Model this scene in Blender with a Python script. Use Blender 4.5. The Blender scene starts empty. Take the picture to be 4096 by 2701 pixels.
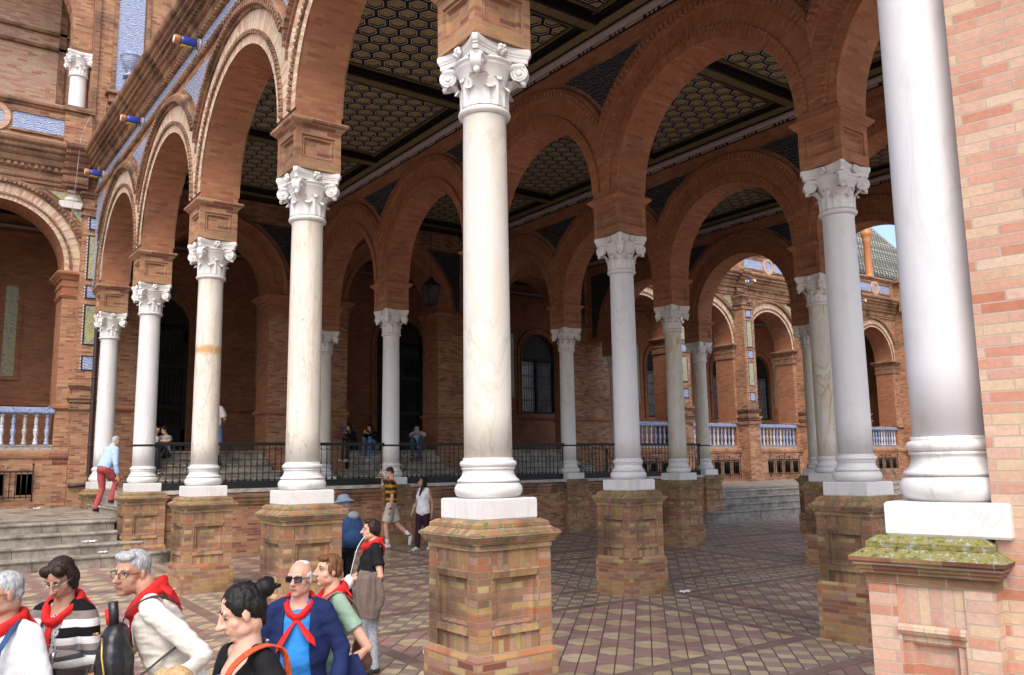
import bpy, bmesh, math, random
from mathutils import Vector, Matrix, noise
random.seed(7)
PI = math.pi; rad = math.radians; cos = math.cos; sin = math.sin
scene = bpy.context.scene
C = scene.collection
# ---------------------------------------------------------------- camera, sky, sun, exposure
CAM = Vector((-4.2788, -6.1881, -0.0493))
def _cam():
    yaw, pitch, roll = 0.635, 0.1472, -0.015
    fw = Vector((sin(yaw)*cos(pitch), cos(yaw)*cos(pitch), sin(pitch)))
    rt = Vector((cos(yaw), -sin(yaw), 0)); up = rt.cross(fw)
    r2 = rt*cos(roll)+up*sin(roll); u2 = -rt*sin(roll)+up*cos(roll)
    cd = bpy.data.cameras.new('camera'); cd.sensor_width = 36; cd.lens = 36*3385.6/4096
    cd.clip_start = .05; cd.clip_end = 800
    o = bpy.data.objects.new('camera', cd); C.objects.link(o)
    m = Matrix((r2, u2, -fw)).transposed().to_4x4(); m.translation = CAM
    o.matrix_world = m; scene.camera = o
_cam()
SUN_EL, SUN_AZ = rad(52), rad(222)          # azimuth from +Y towards +X
w = bpy.data.worlds.new('World'); scene.world = w; w.use_nodes = True
nt = w.node_tree; bg = nt.nodes['Background']
sky = nt.nodes.new('ShaderNodeTexSky'); sky.sky_type = 'NISHITA'; sky.sun_disc = False
sky.sun_elevation = SUN_EL; sky.sun_rotation = SUN_AZ; sky.air_density = 1.0; sky.dust_density = 4.0; sky.ozone_density = 1.0
nt.links.new(sky.outputs[0], bg.inputs[0]); bg.inputs[1].default_value = 0.15
sl = bpy.data.lights.new('sun', 'SUN'); sl.energy = .6; sl.angle = rad(45); sl.color = (1, .95, .88)
so = bpy.data.objects.new('sun', sl); C.objects.link(so)
sd = Vector((sin(SUN_AZ)*cos(SUN_EL), cos(SUN_AZ)*cos(SUN_EL), sin(SUN_EL)))
so.rotation_euler = sd.to_track_quat('Z', 'Y').to_euler(); so.location = sd*60
scene.view_settings.view_transform = 'Standard'; scene.view_settings.look = 'None'
scene.view_settings.exposure = 1.12; scene.view_settings.gamma = 1
scene.cycles.max_bounces = 6; scene.cycles.diffuse_bounces = 4; scene.cycles.use_denoising = True

# ---------------------------------------------------------------- node helpers and materials
class NT:
    def __init__(s, name):
        s.m = bpy.data.materials.new(name); s.m.use_nodes = True; s.t = s.m.node_tree
        s.b = s.t.nodes['Principled BSDF']; s.b.inputs['Specular IOR Level'].default_value = .3
    def n(s, ty, **k):
        o = s.t.nodes.new(ty)
        for a, b in k.items(): setattr(o, a, b)
        return o
    def set(s, inp, v):
        if isinstance(v, bpy.types.NodeSocket): s.t.links.new(v, inp)
        elif v is not None:
            if isinstance(v, tuple) and len(v) == 3 and inp.type == 'RGBA': v = v+(1,)
            inp.default_value = v
    def math(s, op, a, b=None, c=None, clamp=False):
        o = s.n('ShaderNodeMath', operation=op, use_clamp=clamp)
        for i, v in enumerate((a, b, c)):
            if v is not None: s.set(o.inputs[i], v)
        return o.outputs[0]
    def mix(s, f, a, b, mode='MIX'):
        o = s.n('ShaderNodeMix', data_type='RGBA', blend_type=mode, clamp_factor=True)
        s.set(o.inputs[0], f); s.set(o.inputs[6], a); s.set(o.inputs[7], b); return o.outputs[2]
    def ramp(s, f, stops, interp='LINEAR'):
        o = s.n('ShaderNodeValToRGB'); r = o.color_ramp; r.interpolation = interp
        while len(r.elements) < len(stops): r.elements.new(.5)
        for e, (p, c) in zip(r.elements, stops):
            e.position = p; e.color = tuple(c)+(1,) if not isinstance(c, float) else (c, c, c, 1)
        s.set(o.inputs[0], f); return o.outputs[0]
    def noise(s, vec, scale, detail=3, rough=.55, dist=0, out=0):
        o = s.n('ShaderNodeTexNoise'); s.set(o.inputs['Vector'], vec)
        o.inputs['Scale'].default_value = scale; o.inputs['Detail'].default_value = detail
        o.inputs['Roughness'].default_value = rough; o.inputs['Distortion'].default_value = dist
        return o.outputs[out]
    def map(s, vec, sc=(1, 1, 1), rot=(0, 0, 0), loc=(0, 0, 0)):
        o = s.n('ShaderNodeMapping'); s.set(o.inputs[0], vec)
        o.inputs['Scale'].default_value = sc; o.inputs['Rotation'].default_value = rot; o.inputs['Location'].default_value = loc
        return o.outputs[0]
    def uv(s): return s.n('ShaderNodeUVMap', uv_map='UVMap').outputs[0]
    def obj(s): return s.n('ShaderNodeTexCoord').outputs['Object']
    def pos(s): return s.n('ShaderNodeNewGeometry').outputs['Position']
    def rnd(s): return s.n('ShaderNodeObjectInfo').outputs['Random']
    def bump(s, h, st=.3, d=.01, nrm=None):
        o = s.n('ShaderNodeBump'); o.inputs['Strength'].default_value = st; o.inputs['Distance'].default_value = d
        s.set(o.inputs['Height'], h)
        if nrm is not None: s.set(o.inputs['Normal'], nrm)
        s.t.links.new(o.outputs[0], s.b.inputs['Normal']); return o.outputs[0]
    def out(s, col, rough=.8, spec=.3, metal=0):
        s.set(s.b.inputs['Base Color'], col); s.set(s.b.inputs['Roughness'], rough)
        s.b.inputs['Specular IOR Level'].default_value = spec; s.b.inputs['Metallic'].default_value = metal
        return s.m

def brick(name, pal, mortar=(.30, .25, .20), bw=.235, bh=.056, ms=.0045, vertical=False, dirt=.55, lichen=0., stain=(.05, .035, .025)):
    t = NT(name); uv = t.uv()
    if vertical: uv = t.map(uv, rot=(0, 0, PI/2))
    wob = t.noise(t.obj(), 2.2, 2, .5, out=1)
    uvw = t.n('ShaderNodeVectorMath', operation='MULTIPLY_ADD'); t.set(uvw.inputs[0], wob); uvw.inputs[1].default_value = (.012, .006, 0); t.set(uvw.inputs[2], uv)
    b = t.n('ShaderNodeTexBrick', offset=.5, squash=1.0)
    t.set(b.inputs['Vector'], uvw.outputs[0]); b.inputs['Color1'].default_value = (0, 0, 0, 1); b.inputs['Color2'].default_value = (1, 1, 1, 1)
    b.inputs['Mortar'].default_value = (.5, .5, .5, 1); b.inputs['Scale'].default_value = 1
    b.inputs['Mortar Size'].default_value = ms; b.inputs['Mortar Smooth'].default_value = .25
    b.inputs['Brick Width'].default_value = bw; b.inputs['Row Height'].default_value = bh
    n = len(pal); col = t.ramp(b.outputs[0], [((i+.02)/n, c) for i, c in enumerate(pal)], 'LINEAR')
    fine = t.noise(t.obj(), 38, 3, .6); col = t.mix(.28, col, t.ramp(fine, [(.3, .45), (.7, 1.0)]), 'MULTIPLY')
    col = t.mix(b.outputs['Fac'], col, mortar)
    big = t.noise(t.obj(), 1.1, 5, .62, .4); f = t.math('MULTIPLY', t.ramp(big, [(.48, 0.), (.72, 1.)]), dirt)
    col = t.mix(f, col, stain)
    if lichen:
        l = t.noise(t.obj(), 9, 4, .7); l2 = t.noise(t.obj(), 30, 4, .75)
        lm = t.ramp(l, [(.56-.3*lichen, 0.), (.64-.3*lichen, 1.)])
        col = t.mix(lm, col, t.ramp(l2, [(.32, (.06, .06, .04)), (.42, (.14, .14, .06)), (.5, (.26, .22, .04)), (.56, (.14, .15, .11)), (.63, (.36, .38, .34)), (.72, (.08, .08, .06))]))
    h = t.math('ADD', t.math('MULTIPLY', b.outputs['Fac'], -1.), t.math('MULTIPLY', fine, .5))
    t.bump(h, .55, .008); return t.out(col, .88, .2)

PAL_WALL = [(.36, .15, .085), (.44, .21, .12), (.30, .12, .07), (.48, .27, .15), (.40, .18, .10), (.46, .30, .14), (.25, .10, .065)]
PAL_RED = [(.34, .135, .07), (.40, .17, .09), (.30, .11, .06), (.42, .20, .11), (.36, .15, .08)]
PAL_PED = [(.34, .11, .055), (.42, .22, .10), (.42, .31, .13), (.22, .075, .05), (.45, .28, .19), (.30, .13, .09), (.46, .35, .16), (.37, .16, .075), (.26, .15, .09)]
PAL_PALE = [(.52, .25, .18), (.60, .42, .31), (.46, .19, .12), (.56, .34, .26), (.62, .48, .36), (.52, .29, .23), (.58, .43, .29)]
PAL_VOUS = [(.58, .36, .26), (.66, .54, .40), (.52, .28, .19), (.62, .46, .33), (.68, .58, .44)]
M = {}
M['wall'] = brick('brick_wall', PAL_WALL)
M['red'] = brick('brick_red', PAL_RED, mortar=(.25, .17, .12), dirt=.3)
M['redv'] = brick('brick_red_radial', PAL_RED, mortar=(.25, .17, .12), vertical=True, dirt=.3)
M['ped'] = brick('brick_pedestal', PAL_PED, mortar=(.26, .21, .17), dirt=.7)
M['pedv'] = brick('brick_pedestal_upright', PAL_PED, mortar=(.26, .21, .17), vertical=True, dirt=.8)
M['cap'] = brick('brick_mossy', PAL_PED, dirt=.85, lichen=.14, stain=(.055, .05, .035))
M['capl'] = brick('brick_lichen', PAL_PALE, dirt=.5, lichen=1., stain=(.06, .06, .05))
M['pale'] = brick('brick_pale', PAL_PALE, mortar=(.42, .35, .28), dirt=.15, bw=.24, bh=.057)
M['palev'] = brick('brick_pale_upright', PAL_PALE, mortar=(.42, .35, .28), vertical=True, dirt=.15)
M['vous'] = brick('brick_voussoir', PAL_VOUS, mortar=(.4, .3, .23), bw=.30, bh=.06, vertical=True, dirt=.2)
M['vousr'] = brick('brick_voussoir_red', PAL_RED, mortar=(.2, .12, .08), bw=.30, bh=.06, vertical=True, dirt=.2)
M['mould'] = brick('brick_moulding', [(a*.75, b*.78, c*.8) for a, b, c in PAL_WALL], bh=.05, dirt=.97, stain=(.04, .03, .025))

def marble(name, base, vein, vein2, amt, streak=0.):
    t = NT(name); o = t.obj(); r = t.rnd()
    add = t.n('ShaderNodeVectorMath', operation='ADD'); t.set(add.inputs[0], o)
    comb = t.n('ShaderNodeCombineXYZ'); t.set(comb.inputs[0], t.math('MULTIPLY', r, 31.)); t.set(comb.inputs[2], t.math('MULTIPLY', r, 17.))
    t.set(add.inputs[1], comb.outputs[0]); p = add.outputs[0]
    ps = t.map(p, sc=(1, 1, .22))
    n1 = t.noise(ps, 2.6, 6, .62, 1.6); n2 = t.noise(t.map(p, sc=(1, 1, .35), rot=(.5, .3, 0)), 1.7, 4, .55, 2.6)
    v1 = t.ramp(n1, [(.47, 0.), (.56, 1.), (.66, .2)]); v2 = t.ramp(n2, [(.47, 0.), (.499, 1.), (.505, .5), (.56, 0.)])
    cl = t.ramp(t.noise(ps, 1.3, 3, .5), [(.35, (base[0]*.90, base[1]*.90, base[2]*.93)), (.65, base)])
    vm = t.ramp(t.noise(p, .9, 2, .5), [(.45, 0.), (.6, 1.)]); c = t.mix(t.math('MULTIPLY', v1, amt*.6), cl, vein); c = t.mix(t.math('MULTIPLY', t.math('MULTIPLY', v2, vm), amt), c, vein2)
    if streak:
        s = t.noise(t.map(p, sc=(6, 6, .35)), 1.5, 3, .5); c = t.mix(t.math('MULTIPLY', t.ramp(s, [(.5, 0.), (.75, 1.)]), streak), c, (.45, .46, .52))
    g = t.noise(p, 5, 5, .65); c = t.mix(t.math('MULTIPLY', t.ramp(g, [(.58, 0.), (.8, 1.)]), .35), c, (.38, .33, .24))
    t.bump(g, .05, .01); return t.out(c, .42, .35)
M['m_warm'] = marble('marble_warm', (.70, .67, .60), (.62, .53, .39), (.42, .36, .27), .6)
M['m_white'] = marble('marble_white', (.72, .71, .69), (.60, .60, .63), (.45, .42, .38), .5)
M['m_cool'] = marble('marble_cool', (.70, .695, .69), (.58, .58, .60), (.46, .45, .45), .4, .22)
M['m_gold'] = marble('marble_gold', (.64, .61, .54), (.50, .45, .37), (.42, .28, .10), 1.)

def majolica(name, ground, fig, acc, acc2, sc=9.):
    t = NT(name); uv = t.uv()
    n = t.noise(uv, sc, 4, .6, 2.2); v = t.n('ShaderNodeTexVoronoi', feature='F1', distance='EUCLIDEAN'); t.set(v.inputs['Vector'], uv); v.inputs['Scale'].default_value = sc*1.3
    wv = t.n('ShaderNodeTexWave', wave_type='RINGS'); t.set(wv.inputs['Vector'], uv); wv.inputs['Scale'].default_value = sc*.8; wv.inputs['Distortion'].default_value = 9; wv.inputs['Detail'].default_value = 2
    c = t.mix(t.ramp(wv.outputs[1], [(.45, 0.), (.6, 1.)]), ground, fig)
    c = t.mix(t.ramp(n, [(.52, 0.), (.58, 1.)]), c, acc); c = t.mix(t.ramp(v.outputs[0], [(.10, 1.), (.2, 0.)]), c, acc2)
    return t.out(c, .25, .5)
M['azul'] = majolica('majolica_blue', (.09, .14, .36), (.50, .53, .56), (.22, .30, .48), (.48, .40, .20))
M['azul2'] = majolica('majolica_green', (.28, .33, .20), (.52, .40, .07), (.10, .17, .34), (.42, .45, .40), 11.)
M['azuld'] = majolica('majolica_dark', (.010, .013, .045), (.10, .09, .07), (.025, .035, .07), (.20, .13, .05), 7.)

def plain(name, col, rough=.7, spec=.3, metal=0, var=.15, sc=20., bump=0.):
    t = NT(name); n = t.noise(t.obj(), sc, 4, .6)
    c = t.mix(t.ramp(n, [(.3, 0.), (.7, 1.)]), tuple(x*(1-var) for x in col), tuple(min(1, x*(1+var)) for x in col))
    if bump: t.bump(n, bump, .01)
    return t.out(c, rough, spec, metal)
M['wood'] = plain('ceiling_dark_wood', (.010, .008, .009), .5)
def goldmat(nm='coffer_gold', k=1.):
    t = NT(nm); n = t.noise(t.obj(), 26, 3, .6, 2.); c = t.ramp(n, [(.34, (.13*k, .10*k, .045*k)), (.48, (.30*k, .24*k, .11*k)), (.62, (.48*k, .40*k, .20*k))])
    t.bump(n, .4, .01); return t.out(c, .55, .4)
M['gold'] = goldmat(); M['gold2'] = goldmat('beam_gold', .42)
M['line'] = plain('coffer_line', (.50, .48, .50), .6, var=.35, sc=60)
M['greymould'] = plain('grey_moulding', (.36, .31, .32), .7, var=.2, sc=40)
M['iron'] = plain('wrought_iron', (.012, .012, .014), .5, .4)
M['black'] = plain('dark_void', (.006, .006, .007), .6)
M['pipe'] = plain('brown_pipe', (.035, .022, .022), .4, .4)
M['cable'] = plain('grey_cable', (.30, .36, .38), .5)
def stone():
    t = NT('step_stone'); o = t.obj(); n = t.noise(o, 2.5, 6, .65, .5); n2 = t.noise(o, 14, 4, .6)
    c = t.ramp(n, [(.3, (.10, .085, .07)), (.5, (.28, .25, .21)), (.7, (.42, .39, .34))]); c = t.mix(t.math('MULTIPLY', t.ramp(n2, [(.45, 0.), (.7, 1.)]), .5), c, (.12, .10, .08))
    b = t.n('ShaderNodeTexBrick', offset=.37); t.set(b.inputs['Vector'], t.uv()); b.inputs['Scale'].default_value = 1; b.inputs['Brick Width'].default_value = 1.15; b.inputs['Row Height'].default_value = 4.; b.inputs['Mortar Size'].default_value = .006
    c = t.mix(b.outputs['Fac'], c, (.06, .05, .04)); t.bump(n2, .25, .01)
    return t.out(c, t.ramp(n, [(.3, .35), (.7, .75)]), .4)
M['stone'] = stone()
M['white_tile'] = plain('white_glaze', (.55, .58, .62), .3, .5, var=.3, sc=45)

def floor_mat():
    t = NT('tile_paving'); o = t.obj(); sp = t.n('ShaderNodeSeparateXYZ'); t.set(sp.inputs[0], o); x, y = sp.outputs[0], sp.outputs[1]
    sx = t.math('PINGPONG', x, 5.69/2); sy = t.math('PINGPONG', y, 4.142/2); sm = t.math('MINIMUM', sx, sy)
    k = 1/(math.sqrt(2)*.4)
    u = t.math('MULTIPLY_ADD', t.math('ADD', x, y), k, 40.37); v = t.math('MULTIPLY_ADD', t.math('SUBTRACT', x, y), k, 40.09)
    par = lambda a, b: t.math('FLOORED_MODULO', t.math('ADD', t.math('FLOOR', a), t.math('FLOOR', b)), 2.)
    u2 = t.math('MULTIPLY', u, 2.); v2 = t.math('MULTIPLY', v, 2.)
    ab = lambda a: t.math('MULTIPLY', t.math('ABSOLUTE', t.math('SUBTRACT', t.math('FRACT', a), .5)), 2.)
    p, q = ab(u), ab(v)
    octo = t.math('MULTIPLY', t.math('LESS_THAN', t.math('ADD', p, q), 1.32), t.math('GREATER_THAN', par(u, v), .5))
    octo = t.math('MULTIPLY', octo, t.math('LESS_THAN', t.math('MAXIMUM', p, q), .96))
    p2, q2 = ab(u2), ab(v2); gr = t.math('MAXIMUM', t.math('GREATER_THAN', q2, .93), t.math('GREATER_THAN', p2, .965))
    chk = par(u2, v2)
    tid = t.n('ShaderNodeCombineXYZ'); t.set(tid.inputs[0], t.math('FLOOR', u2)); t.set(tid.inputs[1], t.math('FLOOR', v2))
    wn = t.n('ShaderNodeTexWhiteNoise', noise_dimensions='3D'); t.set(wn.inputs['Vector'], tid.outputs[0]); r = wn.outputs[0]
    yel = t.mix(r, (.40, .31, .19), (.52, .43, .29)); red = t.mix(r, (.30, .16, .14), (.38, .23, .205)); bro = t.mix(r, (.23, .17, .15), (.32, .25, .225))
    vs = t.math('GREATER_THAN', t.math('ADD', p, q), .9)
    red = t.mix(t.math('MULTIPLY', vs, .6), red, bro)
    panel = t.mix(octo, red, yel); strip = t.mix(chk, bro, yel)
    isband = t.math('LESS_THAN', sm, .62); isstrip = t.math('LESS_THAN', sm, .42)
    bx = t.n('ShaderNodeTexBrick', offset=.0); t.set(bx.inputs['Vector'], o); bx.inputs['Scale'].default_value = 1; bx.inputs['Brick Width'].default_value = .2; bx.inputs['Row Height'].default_value = .2; bx.inputs['Mortar Size'].default_value = .003
    bx.inputs['Color1'].default_value = (.18, .125, .11, 1); bx.inputs['Color2'].default_value = (.25, .175, .155, 1); bx.inputs['Mortar'].default_value = (.05, .04, .04, 1)
    grc = (.055, .045, .042)
    c = t.mix(isband, t.mix(gr, panel, grc), bx.outputs[0]); c = t.mix(isstrip, c, t.mix(gr, strip, grc))
    big = t.noise(o, .9, 5, .6, .3); c = t.mix(.4, c, t.ramp(big, [(.3, .5), (.65, 1.)]), 'MULTIPLY')
    sp2 = t.noise(o, 60, 2, .5); c = t.mix(t.math('MULTIPLY', t.ramp(sp2, [(.68, 0.), (.74, 1.)]), .35), c, (.06, .05, .045))
    nn = t.noise(o, 9, 3, .6); t.bump(t.math('SUBTRACT', t.math('MULTIPLY', nn, .4), gr), .25, .006)
    return t.out(c, t.ramp(big, [(.35, .28), (.7, .6)]), .45)
M['floor'] = floor_mat()

def roofmat():
    t = NT('roof_tiles'); uv = t.uv(); wv = t.n('ShaderNodeTexWave'); t.set(wv.inputs['Vector'], uv); wv.inputs['Scale'].default_value = 1.6; wv.inputs['Distortion'].default_value = .3
    b = t.n('ShaderNodeTexBrick', offset=.0); t.set(b.inputs['Vector'], uv); b.inputs['Scale'].default_value = 1; b.inputs['Brick Width'].default_value = .2; b.inputs['Row Height'].default_value = .3; b.inputs['Mortar Size'].default_value = .01
    b.inputs['Color1'].default_value = (.5, .52, .5, 1); b.inputs['Color2'].default_value = (.16, .17, .13, 1)
    c = t.mix(t.ramp(wv.outputs[1], [(.3, 0.), (.7, 1.)]), (.12, .12, .10), b.outputs[0]); t.bump(wv.outputs[1], 1., .05)
    return t.out(c, .5)
M['roof'] = roofmat()

# ---------------------------------------------------------------- mesh builder
class MB:
    def __init__(s): s.v = []; s.f = []; s.u = []; s.m = []; s.s = []
    def poly(s, pts, uv=None, m=0, sm=False):
        i = len(s.v); s.v += [tuple(p) for p in pts]; s.f.append(tuple(range(i, i+len(pts)))); s.u.append(uv); s.m.append(m); s.s.append(sm); return s
    def box(s, x0, x1, y0, y1, z0, z1, m=0):
        i = len(s.v); s.v += [(x, y, z) for z in (z0, z1) for y in (y0, y1) for x in (x0, x1)]
        for q in ((0, 2, 3, 1), (4, 5, 7, 6), (0, 1, 5, 4), (2, 6, 7, 3), (0, 4, 6, 2), (1, 3, 7, 5)):
            s.f.append(tuple(i+k for k in q)); s.u.append(None); s.m.append(m); s.s.append(False)
        return s
    def frust(s, cx, cy, h0, z0, h1, z1, m=0):      # square frustum
        if not isinstance(h0, tuple): h0 = (h0, h0)
        if not isinstance(h1, tuple): h1 = (h1, h1)
        i = len(s.v)
        for h, z in ((h0, z0), (h1, z1)): s.v += [(cx-h[0], cy-h[1], z), (cx+h[0], cy-h[1], z), (cx+h[0], cy+h[1], z), (cx-h[0], cy+h[1], z)]
        for q in ((3, 2, 1, 0), (4, 5, 6, 7), (0, 1, 5, 4), (1, 2, 6, 5), (2, 3, 7, 6), (3, 0, 4, 7)):
            s.f.append(tuple(i+k for k in q)); s.u.append(None); s.m.append(m); s.s.append(False)
        return s
    def grid(s, rows, cu=False, cv=False, m=0, sm=True, uvs=None, caps=False):
        i = len(s.v); nr = len(rows); nc = len(rows[0])
        for r in rows: s.v += [tuple(p) for p in r]
        for a in range(nr if cv else nr-1):
            for b in range(nc if cu else nc-1):
                a2 = (a+1) % nr; b2 = (b+1) % nc
                s.f.append((i+a*nc+b, i+a*nc+b2, i+a2*nc+b2, i+a2*nc+b))
                s.u.append([uvs[a][b], uvs[a][b+1], uvs[a+1][b+1], uvs[a+1][b]] if uvs else None); s.m.append(m); s.s.append(sm)
        if caps:
            s.f.append(tuple(i+b for b in range(nc))[::-1]); s.f.append(tuple(i+(nr-1)*nc+b for b in range(nc)))
            for _ in (0, 1): s.u.append(None); s.m.append(m); s.s.append(False)
        return s
    def lathe(s, prof, n=32, cx=0, cy=0, m=0, sm=True, caps=True, z0=0):
        return s.grid([[(cx+r*cos(2*PI*k/n), cy+r*sin(2*PI*k/n), z+z0) for k in range(n)] for r, z in prof], cu=True, m=m, sm=sm, caps=caps)
    def tube(s, path, r, n=8, m=0, caps=True, sm=True):
        path = [Vector(p) for p in path]; rows = []; up = None
        for k, p in enumerate(path):
            d = (path[min(k+1, len(path)-1)]-path[max(k-1, 0)]).normalized()
            if up is None: up = Vector((0, 0, 1)) if abs(d.z) < .9 else Vector((0, 1, 0))
            a = d.cross(up)
            if a.length < 1e-6: a = d.cross(Vector((1, 0, 0)))
            a.normalize(); b = a.cross(d); up = b
            rr = r[k] if isinstance(r, (list, tuple)) else r
            ra, rb = rr if isinstance(rr, tuple) else (rr, rr)
            rows.append([p+a*(ra*cos(2*PI*j/n))+b*(rb*sin(2*PI*j/n)) for j in range(n)])
        return s.grid(rows, cu=True, m=m, sm=sm, caps=caps)
    def prof_y(s, prof, a0, a1, mp, m=0):           # extrude an open (d,z) profile along s between a0 and a1
        for (d0, z0), (d1, z1) in zip(prof, prof[1:]):
            L = math.hypot(d1-d0, z1-z0)
            s.poly([mp(a0, d0, z0), mp(a1, d0, z0), mp(a1, d1, z1), mp(a0, d1, z1)], [(a0, 0), (a1, 0), (a1, L), (a0, L)], m)
        return s
    def build(s, name, mats, parent=None, loc=None, rot=None, merge=False):
        me = bpy.data.meshes.new(name); me.from_pydata(s.v, [], s.f)
        if not isinstance(mats, (list, tuple)): mats = [mats]
        for mt in mats: me.materials.append(mt)
        ul = me.uv_layers.new(name='UVMap'); me.update()
        for p, uv, mi, sm in zip(me.polygons, s.u, s.m, s.s):
            p.material_index = mi; p.use_smooth = sm
            if uv is None:
                nx, ny, nz = map(abs, p.normal); ax = (1, 2) if nx >= ny and nx >= nz else ((0, 2) if ny >= nz else (0, 1))
                for li in p.loop_indices:
                    co = me.vertices[me.loops[li].vertex_index].co; ul.data[li].uv = (co[ax[0]], co[ax[1]])
            else:
                for li, q in zip(p.loop_indices, uv): ul.data[li].uv = q
        if merge:
            bm = bmesh.new(); bm.from_mesh(me); bmesh.ops.remove_doubles(bm, verts=bm.verts, dist=1e-5); bm.to_mesh(me); bm.free()
        o = bpy.data.objects.new(name, me); C.objects.link(o)
        if parent is not None: o.parent = parent
        if loc is not None: o.location = loc
        if rot is not None: o.rotation_euler = rot
        return o

def tag(o, label=None, cat=None, group=None, kind=None):
    if label: o['label'] = label
    if cat: o['category'] = cat
    if group: o['group'] = group
    if kind: o['kind'] = kind
    return o
def thing(name, label, cat, loc=(0, 0, 0), rz=0, group=None):
    o = bpy.data.objects.new(name, None); C.objects.link(o); o.location = loc; o.rotation_euler = (0, 0, rz); o.empty_display_size = .2
    return tag(o, label, cat, group)
KIDS = {}
def kids(o): return [c for c in bpy.data.objects if c.parent == o]
def copy_tree(o, parent=None):
    c = o.copy(); C.objects.link(c)
    if parent is not None: c.parent = parent
    for ch in kids(o): copy_tree(ch, c)
    return c
def setmat(o, mt):                                   # own material on a copied part
    for sl_ in o.material_slots: sl_.link = 'OBJECT'; sl_.material = mt
PX, PY = 5.69, 4.142
LINES = {0: -4.142, 1: 0, 2: 4.142, 3: 8.284, 4: 12.426, 5: 16.45}
def zg(x, y): return -2.235+.028*y-.006*x
ORD = ['first', 'second', 'third', 'fourth', 'fifth', 'sixth', 'seventh', 'eighth']
# ================================================================ SETTING
def ground():
    b = MB(); xs = [-300, -30, -15, 0, 15, 40, 300]; ys = [-300, -14, -5, 4, 13, 40, 300]
    b.grid([[(x, y, zg(max(-30, min(40, x)), max(-14, min(13, y)))) for x in xs] for y in ys], sm=False)
    tag(b.build('ground', M['floor']), kind='structure')
ground()

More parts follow.
